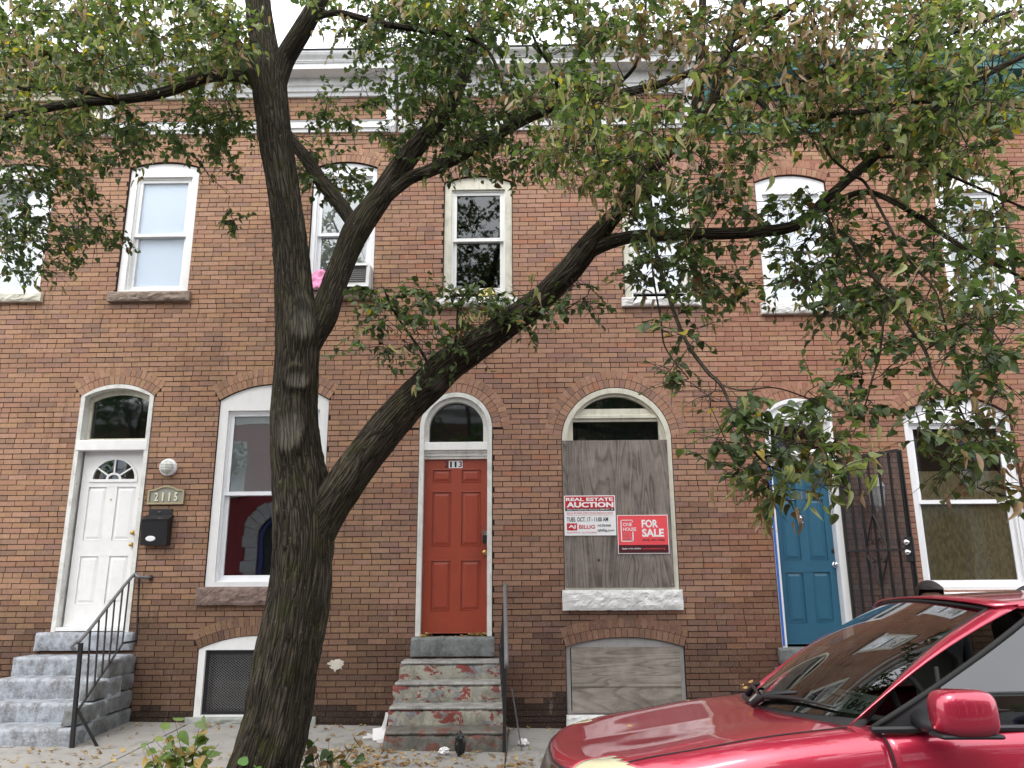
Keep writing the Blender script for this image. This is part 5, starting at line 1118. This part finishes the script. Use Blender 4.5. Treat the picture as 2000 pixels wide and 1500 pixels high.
def roof(u, v):
    a = u*2-1; x = 2.02+.12*a*a+(4.35-2.02-.12*a*a)*v; hw = .665-.03*v; z = 1.480+.060*math.sin(math.pi*min(1, v*.85+.08))*1.0-.05*v*v*.8-.052*abs(a)**2.6
    return (NX+x, CY-a*hw, z)
grid(roof, 20, 20, 'roof', MT['car'], .01)
def side_s(t, x, s, out=0.0):               # side glass surface: t 0 belt, 1 roof
    zb1 = .945+.02*(x-1.6)/2; zt1 = 1.425+.015*math.sin((x-2)*1.2); y = .862-.03*t-.175*t*t
    return (NX+x, CY-s*(y+out), zb1+(zt1-zb1)*t)
def front_x(t): return 1.36+.93*t
for s in (1, -1):
    def sg_(u, v, s=s): x0_ = max(1.70+.10*v, front_x(v)+.05); return side_s(v, x0_+(4.15-.25*v-x0_)*u, s, -.004)
    grid(sg_, 24, 10, 'side_window', MT['sideglass'])
    def sail(u, v, s=s):
        vv = v*.50; x0_ = front_x(vv)+.045; x1_ = 1.70+.10*vv; x1_ = max(x0_+.001, x1_); return side_s(vv, x0_+(x1_-x0_)*u, s, .004)
    grid(sail, 4, 8, 'sail_panel', MT['trim'])
    G().tube([side_s(v, 1.70+.10*v, s, .004) for v in np.linspace(0, .5, 5)], .009, 6).obj('window_seal', MT['rubber'], CR)
    G().tube([side_s(v, front_x(v)+.048, s, .006) for v in np.linspace(0, .97, 14)]+[side_s(.985, x, s, .006) for x in np.linspace(2.4, 3.9, 8)], .013, 6).obj('window_seal', MT['rubber'], CR, True)
    G().tube([side_s(-.015, x, s, .014) for x in np.linspace(1.40, 4.1, 10)], .014, 6).obj('belt_moulding', MT['trim'], CR)
    for xb, w_ in ((2.62, .05), (3.55, .05), (4.02, .10)):
        grid(lambda u, v, s=s, xb=xb, w_=w_: side_s(v, xb-.06*v+w_*2*(u-.5), s, .003), 2, 8, 'pillar', MT['trim'])
    def dfr(u, v, s=s): return side_s(1.0+.0*u, 2.29+(4.0-2.29)*v, s, -.0+.012*u) if False else tuple(Vector(side_s(1.0, 2.25+(4.1-2.25)*v, s, .004)).lerp(Vector(roof(1.0 if s > 0 else 0.0, max(0, (2.25+(4.1-2.25)*v-2.14)/(4.35-2.14)))), u))
    grid(dfr, 3, 16, 'roof_edge', MT['car'], .004)
    # roof rail
    G().tube(catmull([Vector((NX+2.98, CY-s*.585, 1.50)), Vector((NX+3.08, CY-s*.585, 1.56)), Vector((NX+3.25, CY-s*.58, 1.59)), Vector((NX+3.6, CY-s*.57, 1.59)), Vector((NX+4.1, CY-s*.56, 1.57)), Vector((NX+4.2, CY-s*.56, 1.53))], 5), .022, 8).obj('roof_rail', MT['trim'], CR, True)
    # wheels
    for xc in (.86, 3.66):
        c = (NX+xc, CY-s*.80, RZ+.345); t_ = G().lathe(c, [(.20, -.10), (.30, -.11), (.335, -.09), (.345, -.05), (.345, .05), (.335, .09), (.30, .11), (.2, .1)], 'y', 40).obj('wheel', MT['rubber'], CR, True)
        G().lathe((c[0], c[1]-s*.085, c[2]), [(.205, .03*s), (.215, -.02*s), (.20, -.03*s), (.19, .0), (.05, -.01*s), (.04, -.03*s), (.002, -.03*s)], 'y', 30).obj('rim', MT['chrome'], t_)
    if s < 0: continue                       # no far mirror in sight
    # mirror
    mc = Vector((NX+1.69, CY-1.085, 1.028)) if s > 0 else Vector((NX+1.90, CY+.99, 1.03)); V = []; nu, nv = 28, 18
    sgp = lambda x, p: math.copysign(abs(x)**p, x)
    for i in range(nu):
        for j in range(nv+1):
            a = 2*math.pi*i/nu; b = -math.pi/2+math.pi*j/nv; V.append((mc.x+.126*sgp(math.cos(b), .45)*sgp(math.cos(a), .5), mc.y+.085*sgp(math.cos(b), .45)*sgp(math.sin(a), .8), mc.z+.089*sgp(math.sin(b), .6)))
    F = [(i*(nv+1)+j, ((i+1) % nu)*(nv+1)+j, ((i+1) % nu)*(nv+1)+j+1, i*(nv+1)+j+1) for i in range(nu) for j in range(nv)]
    mi = G().add(V, F).obj('wing_mirror', MT['car'], CR, True)
    G().tube([side_s(.06, 1.62, s, .0), Vector(side_s(.04, 1.62, s, .07)), mc+Vector((-.03, s*.03, -.075))], [.045, .035, .03], 10).obj('mirror_foot', MT['trim'], mi, True)
    G().box(mc.x-.125, mc.x+.125, mc.y-.06, mc.y+.06, mc.z-.094, mc.z-.076).obj('mirror_base', MT['trim'], mi, bevel=.01)
# cowl, wipers, cabin
def cowl(u, v):
    a = u*2-1; j = abs(a)*3.3*NR; j0 = min(int(j), nc-1); f_ = j-j0; p = SF[nr, j0]*(1-f_)+SF[nr, j0+1]*f_; A = Vector(wpt(p, 1 if a >= 0 else -1)); B = Vector(wsp(a, .01)); q = A.lerp(B, v); q.z -= .018*math.sin(math.pi*v)+.004; return tuple(q)
grid(cowl, 24, 4, 'cowl_panel', MT['trim'])
for a0, a1 in ((.08, .80), (-.62, .05)):
    pts = [Vector(wsp(a0+(a1-a0)*t, .035+.05*math.sin(math.pi*t)*.6))+Vector((-.010, 0, .016)) for t in np.linspace(0, 1, 9)]
    wp_ = G().tube(pts, [.012, .013, .012, .011, .010, .009, .008, .007, .006], 6).obj('wiper', MT['trim'], CR, True)
    G().tube([Vector(wsp(a0-.02, .0))+Vector((-.03, 0, .0)), Vector(wsp(a0+.06, .06))+Vector((-.012, 0, .02)), Vector(wsp(a0+(a1-a0)*.5, .10))+Vector((-.012, 0, .02))], [.02, .014, .009], 6).obj('wiper_arm', MT['trim'], wp_, True)
def dash(u, v): a = u*2-1; return (NX+1.20+.28*a*a*(1-v)+.55*v, CY-a*.70, .955+.01*math.sin(v*3)-.06*v*v)
grid(dash, 14, 6, 'dashboard', MT['dash'], .02)
for s in (1, -1):
    c = Vector((NX+2.35, CY-s*.37, 0)); 
    st_ = G().lathe((c.x, c.y, .55), [(.20, .0), (.24, .1), (.23, .45), (.19, .62), (.10, .66)], 'z', 20, .45, 1.0).obj('seat', MT['seat'], CR, True); G().lathe((c.x+.02, c.y, 1.22), [(.06, 0), (.12, .03), (.125, .13), (.08, .19), (.01, .2)], 'z', 16, .5, 1.0).obj('headrest', MT['seat'], st_, True)
G().tube([(NX+1.83-.06*math.sin(t), CY-.37-.185*math.cos(t), .98+.17*math.sin(t)) for t in np.linspace(0, 2*math.pi, 25)], .015, 8).obj('steering_wheel', MT['dash'], CR, True)
G().box(NX+1.2, NX+4.3, CY-.84, CY+.84, .15, .52).obj('cabin_floor', MT['dash'], CR); G().box(NX+3.35, NX+3.5, CY-.6, CY+.6, .5, 1.1).obj('rear_seat', MT['seat'], CR, bevel=.05)
G().box(NX+1.96, NX+1.98, CY-.12, CY+.12, 1.32, 1.38).obj('rear_view_mirror', MT['dash'], CR, bevel=.01)
# licence plate lying on the dash
pm = N('plate_face', .5, (.48, .52, .46)).m; lp_ = G().box(-.152, .152, -.002, .002, -.076, .076).obj('dash_licence_plate', pm); tag(lp_, 'spare licence plate lying on the dashboard behind the windshield of the red car', 'licence plate')
for a, b, c, d, t in ((-.135, .135, -.05, .03, '7TR 1845'), (-.06, .06, .045, .062, 'MARYLAND')): text(t, a, b, c, d, -.002, MT['trim'], lp_, .01)
A_ = Vector(wsp(.40, .16)); B_ = Vector(wsp(.86, .12)); lp_.location = (A_+B_)/2+Vector((.075, 0, -.035))
dv = (B_-A_).normalized(); upv = Vector((.72, 0, .40)).normalized(); upv = (upv-dv*upv.dot(dv)).normalized(); nv_ = dv.cross(upv); lp_.matrix_basis = Matrix.Translation(lp_.location) @ Matrix(((dv.x, -nv_.x, upv.x), (dv.y, -nv_.y, upv.y), (dv.z, -nv_.z, upv.z))).to_4x4()
CR.rotation_euler = (R(-3.0), 0, 0); CR.location = (2.4, CY, RZ)
lp_.matrix_basis = (Matrix.Translation(CR.location) @ Matrix.Rotation(R(-3.0), 4, 'X') @ Matrix.Translation(-CR.location)) @ lp_.matrix_basis
# headlight innards: amber bulb
for s in (1, -1):
    h_ = [c for c in CR.children if c.name.startswith('headlight')][0 if s > 0 else -1]
    p = SF[int(2.5*NR), int(4.0*NR)]; G().lathe(Vector(wpt(p, s))+Vector((-.004, -s*.006, .0)), [(.035, .012), (.03, -.004), (.005, -.008)], 'x', 14).obj('turn_signal', MT['amber'], h_)

# ------------------------------------------------------------------ person behind the car
px_, py_ = 3.135, -3.0; pz = gz(px_, py_); PH = at(1817, 1135, -3.0).z-pz; k = PH/1.70
PE = root('person', (px_, py_, pz), 'person with short dark hair standing behind the red car', 'person')
J = {'pel': (0,0,.95,.145), 'sp1': (0,0,1.10,.140), 'sp2': (0,-.01,1.28,.160), 'nk0': (0,.0,1.42,.085), 'nk': (0,.01,1.48,.060), 'hd0': (0,-.01,1.56,.085), 'hd1': (0,0,1.625,.088),
     'sl': (-.17,0,1.40,.070), 'el': (-.24,.03,1.13,.048), 'wl': (-.25,-.06,.90,.034), 'sr': (.17,0,1.40,.070), 'er': (.24,.03,1.13,.048), 'wr': (.25,-.06,.90,.034),
     'hl': (-.10,0,.90,.100), 'kl': (-.11,-.02,.50,.065), 'al': (-.115,.02,.10,.045), 'tl': (-.125,-.15,.035,.034), 'hr': (.10,0,.90,.100), 'kr': (.11,-.02,.50,.065), 'ar': (.115,.02,.10,.045), 'tr': (.125,-.15,.035,.034)}
E_ = [('pel','sp1'),('sp1','sp2'),('sp2','nk0'),('nk0','nk'),('nk','hd0'),('hd0','hd1'),('sp2','sl'),('sl','el'),('el','wl'),('sp2','sr'),('sr','er'),('er','wr'),('pel','hl'),('hl','kl'),('kl','al'),('al','tl'),('pel','hr'),('hr','kr'),('kr','ar'),('ar','tr')]
for s, w_ in ((-1, 'wl'), (1, 'wr')):
    J['pm'+w_] = (s*.25, -.085, .84, .030); E_.append((w_, 'pm'+w_))
    for i, (dx, dz, l) in enumerate(((-.025, -.035, .06), (-.008, -.04, .07), (.010, -.04, .068), (.026, -.035, .055))):
        J['f%d%s' % (i, w_)] = (s*.25+dx*.3, -.085+dx, .84+dz, .0095); J['g%d%s' % (i, w_)] = (s*.25+dx*.3, -.095+dx, .84+dz-l, .008); E_ += [('pm'+w_, 'f%d%s' % (i, w_)), ('f%d%s' % (i, w_), 'g%d%s' % (i, w_))]
    J['t0'+w_] = (s*.24, -.115, .85, .011); J['t1'+w_] = (s*.235, -.135, .80, .009); E_ += [('pm'+w_, 't0'+w_), ('t0'+w_, 't1'+w_)]
nm_ = list(J); me = bpy.data.meshes.new('body'); me.from_pydata([(px_+J[n][0]*k, py_+J[n][1]*k, pz+J[n][2]*k) for n in nm_], [(nm_.index(a), nm_.index(b)) for a, b in E_], [])
bm_ = N('clothed_body', .85, (.3, .2, .15)); zp = bm_.n('SeparateXYZ', Vector=bm_.pos()).outputs['Z']; zr = bm_.math('DIVIDE', bm_.math('SUBTRACT', zp, pz), PH)
bm_.set('Base Color', bm_.ramp(zr, [(0, (.02, .02, .02)), (.06, (.03, .035, .05)), (.545, (.05, .05, .055)), (.85, (.16, .085, .055))], 'CONSTANT')); me.materials.append(bm_.m)
bo = put(bpy.data.objects.new('body', me), PE); bo.modifiers.new('skin', 'SKIN'); sv = me.skin_vertices[0].data
for i, n in enumerate(nm_): sv[i].radius = (J[n][3]*k*(1.15 if n in ('pel', 'sp1', 'sp2') else 1), J[n][3]*k*(.8 if n in ('pel', 'sp1', 'sp2') else 1)); sv[i].use_root = n == 'pel'
ss = bo.modifiers.new('sub', 'SUBSURF'); ss.levels = ss.render_levels = 2
hc = Vector((px_, py_+.005, pz+1.615*k)); V = []; F = []; nu, nv = 40, 20
for i in range(nu):
    for j in range(nv+1):
        a = 2*math.pi*i/nu; b = math.pi*.5-(math.pi*(.60 if math.sin(a) > -.3 else .40))*j/nv; n = 1+.05*noise.noise(Vector((math.cos(a)*3, math.sin(a)*3, b*4)))+.03*noise.noise(Vector((math.cos(a)*11, math.sin(a)*11, b*12)))
        V.append((hc.x+.102*math.cos(b)*math.cos(a)*n, hc.y+.112*math.cos(b)*math.sin(a)*n, hc.z+.095*k*math.sin(b)*n-.005))
F = [(i*(nv+1)+j, ((i+1) % nu)*(nv+1)+j, ((i+1) % nu)*(nv+1)+j+1, i*(nv+1)+j+1) for i in range(nu) for j in range(nv)]
hmn = N('dark_hair', .6, (.018, .012, .010)); hmn.bump(hmn.noise(hmn.pos(1, 1, .4), 130, 4, .6), .8, .01); G().add(V, F).obj('hair', hmn.m, PE, True)
sk_ = N('skin', .6, (.16, .085, .055)).m
for s in (-1, 1):
    G().lathe((hc.x+s*.036, hc.y-.085, hc.z-.03), [(.001, -.012), (.010, -.008), (.012, 0)], 'y', 10).obj('eye', SW, PE, True); G().lathe((hc.x+s*.095, hc.y, hc.z-.04), [(.005, -.012), (.03, 0), (.005, .012)], 'x', 12, .6, 1.0).obj('ear', sk_, PE, True)
G().lathe((hc.x, hc.y-.092, hc.z-.05), [(.004, .02), (.012, 0), (.017, -.02), (.004, -.028)], 'z', 10).obj('nose', sk_, PE, True); G().box(hc.x-.024, hc.x+.024, hc.y-.093, hc.y-.08, hc.z-.098, hc.z-.088).obj('mouth', N('lips', .6, (.16, .05, .045)).m, PE, bevel=.003)
# ------------------------------------------------------------------ the other side of the street (seen in the glass)
OY = -18.4
rp = paint('red_masonry_paint', (.20, .016, .024), .7, .3, (.12, .02, .02)); gs = stone('grey_rusticated_stone', (.30, .30, .31), (.40, .40, .41), 1.0, 6)
def opp_house(x0, x1, mat, label, arch_x, up):
    h = root('facing_house', ((x0+x1)/2, OY, 0), label, 'house', 'houses on the far side of the street, seen only as reflections')
    holes = [loop(arch_x-.75, arch_x+.75, .4, 2.95, 3.7)]+[rect(u-.5, u+.5, 4.5, 6.4) for u in up]
    def fl(lp): return lp
    w = G().plate([rect(x0, x1-.01, -.4, 7.6)]+holes, OY-.3, OY).obj('wall', mat, h)
    cx, cz, rr, a = arch(arch_x-.75, arch_x+.75, 2.95, 3.7)
    for i in range(11):
        t0, t1 = -a+2*a*i/11+.01, -a+2*a*(i+1)/11-.01; r1 = rr+.5+.06*(i % 2)
        P = [(cx+r_*math.sin(t), y, cz+r_*math.cos(t)) for y in (OY+.09, OY) for r_, t in ((rr, t0), (rr, t1), (r1, t1), (r1, t0))]; G().add(P, [(0,1,2,3),(0,4,5,1),(1,5,6,2),(2,6,7,3),(3,7,4,0)]).obj('arch_stone', gs, w)
    for s in (-1, 1):
        for i in range(6): G().box(arch_x+s*.75+(0 if s > 0 else -.42-.14*(i % 2)), arch_x+s*.75+((.42+.14*(i % 2)) if s > 0 else 0), OY, OY+.08, .42+.425*i, .83+.425*i).obj('quoin', gs, w)
    bl = paint('blue_frame_paint', (.02, .04, .20), .5, .1); f_ = G().plate([loop(arch_x-.75, arch_x+.75, .4, 2.95, 3.7), loop(arch_x-.58, arch_x+.58, .55, 2.95, 3.52)], OY-.2, OY-.08).obj('window', bl, h)
    G().box(arch_x-.75, arch_x+.75, OY-.2, OY-.19, .4, 3.7).obj('pane', MT['dark'], f_)
    for u in up:
        f_ = G().plate([rect(u-.5, u+.5, 4.5, 6.4), rect(u-.4, u+.4, 4.6, 5.42), rect(u-.4, u+.4, 5.5, 6.3)], OY-.15, OY-.03).obj('window', MT['white'], h); G().box(u-.5, u+.5, OY-.16, OY-.155, 4.5, 6.4).obj('pane', MT['blind'], f_); G().box(u-.58, u+.58, OY, OY+.1, 4.36, 4.5).obj('sill', MT['white_stone'], f_)
    G().extx([(OY-.02, 7.0), (OY+.06, 7.0), (OY+.1, 7.3), (OY+.4, 7.45), (OY+.42, 7.75), (OY-.02, 7.8)], x0, x1-.01).obj('cornice', MT['corn_white'], h, norm=True)
opp_house(-11.4, -6.6, rp, 'red painted house with a grey stone arch across the street, reflected in glass', -8.75, (-10.6, -7.4))
bk2 = paint('brown_brick_far', (.16, .075, .05), .85, .4); bk3 = paint('tan_brick_far', (.24, .15, .10), .85, .4)
opp_house(-6.6, -1.8, bk2, 'brown house facing the red door row from across the street', -3.9, (-5.4, -3.0)); opp_house(-1.8, 3.0, bk3, 'tan house opposite the red door, across the street', .8, (-.6, 1.8)); opp_house(3.0, 7.8, rp, 'red house opposite the blue door, across the street', 5.6, (4.2, 6.6)); opp_house(7.8, 12.6, bk2, 'brown house across the street at the far right', 10.2, (9.0, 11.4)); opp_house(12.6, 17.4, bk3, 'tan house across the street beyond the far right one', 15.0, (13.8, 16.2)); opp_house(17.4, 23.0, rp, 'red house at the right end of the facing row', 20.2, (18.8, 21.6)); opp_house(-22.0, -16.2, bk3, 'tan house at the left end of the facing row', -19.0, (-20.4, -17.6)); opp_house(-16.2, -11.4, bk2, 'brown house across the street at the far left', -13.8, (-15.0, -12.6))
def far_tree(x, y, label, n=2600):
    t = root('far_tree', (x, y, gz(x, -3.7)), label, 'tree', 'trees on the far side of the street, seen only as reflections')
    G().tube(catmull([(x, y, -.2), (x+.1, y, 1.5), (x-.05, y+.1, 3.2), (x+.1, y, 5.5), (x, y, 7.5)], 5), [.2-.16*i/20 for i in range(21)], 10).obj('trunk', MT['twig'], t, True)
    P, D, Nn, S, C = [], [], [], [], []; cl = [(Vector((x+random.gauss(0, 1.5), y+random.gauss(0, 1.1), random.uniform(3.6, 8.4))), random.uniform(.5, .95)) for _ in range(20)]
    for _ in range(n):
        c, r_ = random.choice(cl); v = Vector((random.gauss(0, 1), random.gauss(0, 1), random.gauss(0, 1))).normalized()*r_*random.random()**.4; d = Vector((random.gauss(0, 1), random.gauss(0, 1), random.gauss(-.3, .5))).normalized(); m = Vector((random.gauss(0, 1), random.gauss(0, 1), 1)); m = (m-d*m.dot(d)).normalized()
        P.append(c+v); D.append(d); Nn.append(m); S.append(random.uniform(.12, .2)); C.append(np.array((.035, .07, .02))*random.uniform(.7, 1.8))
    tag(put(bpy.data.objects.new('crown', leaves_mesh('crown', P, D, Nn, S, C, t)), t), kind='stuff')
    for c, r_ in cl[:8]: G().tube([(x, y, min(c.z-.6, 5.5)), tuple(c)], [.05, .015], 6).obj('limb', MT['twig'], t)
far_tree(-1.8, -14.9, 'tree across the street opposite the red door, reflected in the upper windows'); far_tree(3.6, -14.9, 'tree across the street opposite the blue door, seen as a reflection'); far_tree(-12.5, -14.9, 'tree across the street at the far left, seen as a reflection')

# ------------------------------------------------------------------ litter, weeds, fallen leaves
def scatter(n, spots):
    P, D, Nn, S, C = [], [], [], [], []
    for _ in range(n):
        k_ = random.random(); x, y, z = spots(k_)
        a = random.uniform(0, 6.28); d = Vector((math.cos(a), math.sin(a), random.gauss(.05, .12))).normalized(); m = Vector((random.gauss(0, .25), random.gauss(0, .25), 1)); m = (m-d*m.dot(d)).normalized()
        P.append((x, y, z+.012)); D.append(d); Nn.append(m); S.append(random.uniform(.018, .05)); C.append(np.array(random.choice(((.34, .22, .10), (.42, .30, .14), (.26, .15, .08), (.38, .30, .18), (.18, .10, .06))))*random.uniform(.8, 1.2))
    return P, D, Nn, S, C
def spots(k_):
    if k_ < .40: x = random.uniform(-7, 6); y = random.uniform(-3.4, -.05)
    elif k_ < .60: x = random.uniform(-2.2, 0.2); y = random.uniform(-2.0, -1.15)
    elif k_ < .75: x = random.gauss(-1.5, .18); y = random.uniform(-2.0, -.9)
    elif k_ < .88: x = random.uniform(-6, 5); y = -abs(random.gauss(0, .12))-.03
    else: x = random.uniform(-4.8, -2.0); y = random.uniform(-2.6, -1.3)
    return x, y, gz(x, y)
tag(bpy.data.objects.new('fallen_leaves', leaves_mesh('fallen_leaves', *scatter(1500, spots), None)), 'dry tan leaves scattered over the pavement', 'leaves', kind='stuff'); put(bpy.data.objects['fallen_leaves'])
def ds(k_):
    if k_ < .6: x = random.gauss(-.52, .06); y = random.uniform(.0, .085); return x, y, .925+abs(random.gauss(0, .018))
    if k_ < .8: x = random.gauss(-1.15, .035); y = random.uniform(-.02, .085); return x, y, .925+abs(random.gauss(0, .01))
    x = random.uniform(-1.2, -.3); y = random.uniform(.0, .08); return x, y, .925
tag(bpy.data.objects.new('doorstep_leaves', leaves_mesh('doorstep_leaves', *scatter(90, ds), None)), 'dry leaves heaped on the sill of the red door', 'leaves', kind='stuff'); put(bpy.data.objects['doorstep_leaves'])
def crumple(name, c, sx, sy, sz, mat, label, cat, seed, amp=.3):
    V = []; nu, nv = 26, 18
    for i in range(nu):
        for j in range(nv+1):
            a = 2*math.pi*i/nu; b = -math.pi/2+math.pi*j/nv; d = Vector((math.cos(b)*math.cos(a), math.cos(b)*math.sin(a), math.sin(b))); n = 1+amp*noise.noise(d*2.2+Vector((seed, 0, 0)))+amp*.7*noise.noise(d*5.5+Vector((seed, 3, 0)))
            V.append((c[0]+d.x*sx*n, c[1]+d.y*sy*n, max(c[2]+.003, c[2]+sz+d.z*sz*n)))
    F = [(i*(nv+1)+j, ((i+1) % nu)*(nv+1)+j, ((i+1) % nu)*(nv+1)+j+1, i*(nv+1)+j+1) for i in range(nu) for j in range(nv)]
    return tag(G().add(V, F).obj(name, mat), label, cat)
MT['bag'] = N('black_plastic_film', .22, (.008, .008, .009)).m
q = at(898, 1470, -1.32); crumple('black_bag', (q.x, -1.32, gz(q.x, -1.32)+.006), .052, .05, .105, MT['bag'], 'small twisted black plastic bag standing before the bottom step', 'bag', 3, .22)
wp = flat('white_litter', (.78, .78, .77), .7)
q = at(738, 1412, -.75)
for i, (x, y, l, a, tz) in enumerate(((-.16, 0, .26, .05, .03), (-.12, .05, .22, -.5, .05), (.02, .02, .20, 1.25, .06), (.05, .0, .22, 1.4, .05), (.0, -.06, .14, 0, .01))):
    b = Vector((q.x+x, -.72+y, gz(q.x, -.72)+tz)); e = b+Vector((l*math.cos(a), 0, l*math.sin(a))); e.z = max(e.z, gz(e.x, -.72)+.01)
    tag(G().bar(b, e, .02+.012*(i > 2), .012).obj('foam_strip', wp), ('white plastic strip lying flat left of the red door steps', 'white plastic strip slanting over the others left of the red door steps', 'short white strip leaning on the peeling steps', 'tall white strip leaning against the peeling steps', 'white strip on the pavement in front of the foam scraps')[i], 'litter', 'white scraps beside the peeling steps')
tag(G().add([(q.x-.05,-.74,gz(q.x,-.7)+.005),(q.x+.08,-.76,gz(q.x,-.7)+.005),(q.x+.08,-.72,gz(q.x,-.7)+.13),(q.x-.06,-.70,gz(q.x,-.7)+.11)], [(0,1,2,3)]).obj('foam_sheet', wp), 'square white foam sheet propped beside the peeling steps', 'litter'); bpy.data.objects['foam_sheet'].modifiers.new('s', 'SOLIDIFY').thickness = .012
for i, (a, b, Y) in enumerate(((1022, 1455, -.85), (868, 1472, -1.25), (640, 1290, 0))):
    if i < 2: q = at(a, b, Y); crumple('paper_scrap', (q.x, Y, gz(q.x, Y)), .05, .04, .03, wp, ('crumpled white paper at the foot of the thin railing strut', 'flattened white paper scrap in front of the bottom step')[i], 'litter', 5+i, .5)
# patch of white plaster stuck on the wall
q = at(657, 1298, -.004); ps = [(q.x+.085*math.cos(t)*(1+.8*noise.noise(Vector((math.cos(t)*2, math.sin(t)*2, 1)))), q.z+.055*math.sin(t)*(1+.9*noise.noise(Vector((math.cos(t)*3, math.sin(t)*3, 4))))) for t in np.linspace(0, 2*math.pi, 30)[:-1]]
G().plate([ps], -.010, .002).obj('plaster_patch', paint('old_plaster', (.62, .58, .50), .8, .4), H5)
# weeds and suckers in the tree pit
def weed(name, base, n, h, label, cols, ls=(.06, .11), spread=.22, bare=2):
    r_ = root(name, base, label, 'plant', 'weeds around the tree pit'); st_ = G(); P, D, Nn, S, C = [], [], [], [], []
    for i in range(n):
        a = random.uniform(0, 6.28); e = Vector(base)+Vector((math.cos(a)*spread*random.uniform(.3, 1), math.sin(a)*spread*random.uniform(.3, 1)*.7, h*random.uniform(.55, 1))); m = Vector(base).lerp(e, .5)+Vector((0, 0, .06)); pts = [Vector(q_) for q_ in catmull([base, m, e], 4)]
        st_.tube(pts, [.004-.0028*k_/(len(pts)-1) for k_ in range(len(pts))], 5)
        if i < bare: continue
        for t in np.linspace(.35, 1, random.choice((4, 5, 6))):
            p = pts[int(t*(len(pts)-1))]; a2 = random.uniform(0, 6.28); d = Vector((math.cos(a2), math.sin(a2), random.gauss(-.1, .25))).normalized(); m_ = Vector((random.gauss(0, .4), random.gauss(-.4, .4), 1)); m_ = (m_-d*m_.dot(d)).normalized()
            P.append(p); D.append(d); Nn.append(m_); S.append(random.uniform(*ls)); C.append(np.array(random.choice(cols))*random.uniform(.85, 1.2))
    st_.obj('stems', MT['twig'], r_, True)
    put(bpy.data.objects.new('leaves', leaves_mesh('leaves', P, D, Nn, S, C, r_)), r_)
gr = [(.10, .16, .05), (.13, .19, .06), (.17, .20, .07), (.28, .20, .07)]
def gp(px, Y): q_ = at(px, 1490, Y); return (q_.x, Y, gz(q_.x, Y))
weed('leafy_weed', gp(370, -2.75), 15, .56, 'pale green leafy weed left of the tree trunk', gr, (.07, .12), .30)
weed('leafy_weed', gp(315, -2.6), 7, .36, 'small yellowing weed at the far left of the tree pit', gr, (.05, .08), .2)
weed('leafy_weed', gp(478, -3.45), 7, .42, 'bright green sprout at the front foot of the trunk', [(.09, .19, .05), (.12, .23, .07)], (.045, .075), .13, 0)
weed('tree_sucker', gp(640, -2.85), 12, .52, 'sparse dark green sucker shoots right of the tree trunk', [(.05, .09, .03), (.07, .12, .035), (.14, .09, .05)], (.06, .10), .34, 4)
q = gp(402, -2.95); crumple('paper_bag', (q[0], q[1], q[2]), .16, .09, .13, paint('brown_paper', (.42, .27, .15), .8, .2), 'crushed tan paper bag among the weeds by the trunk', 'bag', 8, .25)
# dead leaves on the car
P, D, Nn, S, C = [], [], [], [], []
for px, py, Y in ((1448, 1338, -4.45), (1455, 1345, -4.5), (1513, 1365, -4.75), (1568, 1402, -5.2), (1680, 1408, -5.45), (1465, 1334, -4.45), (1343, 1368, -4.6), (1225, 1418, -4.7)):
    q = at(px, py, Y); a = random.uniform(0, 6.28); d = Vector((math.cos(a), math.sin(a), .2)).normalized(); m = Vector((0, 0, 1)); m = (m-d*m.dot(d)).normalized(); P.append(q); D.append(d); Nn.append(m); S.append(.028); C.append((.50, .33, .12))
tag(put(bpy.data.objects.new('windshield_leaves', leaves_mesh('windshield_leaves', P, D, Nn, S, C, None))), 'few dry yellow leaves caught on the wipers and hood of the red car', 'leaves', kind='stuff')
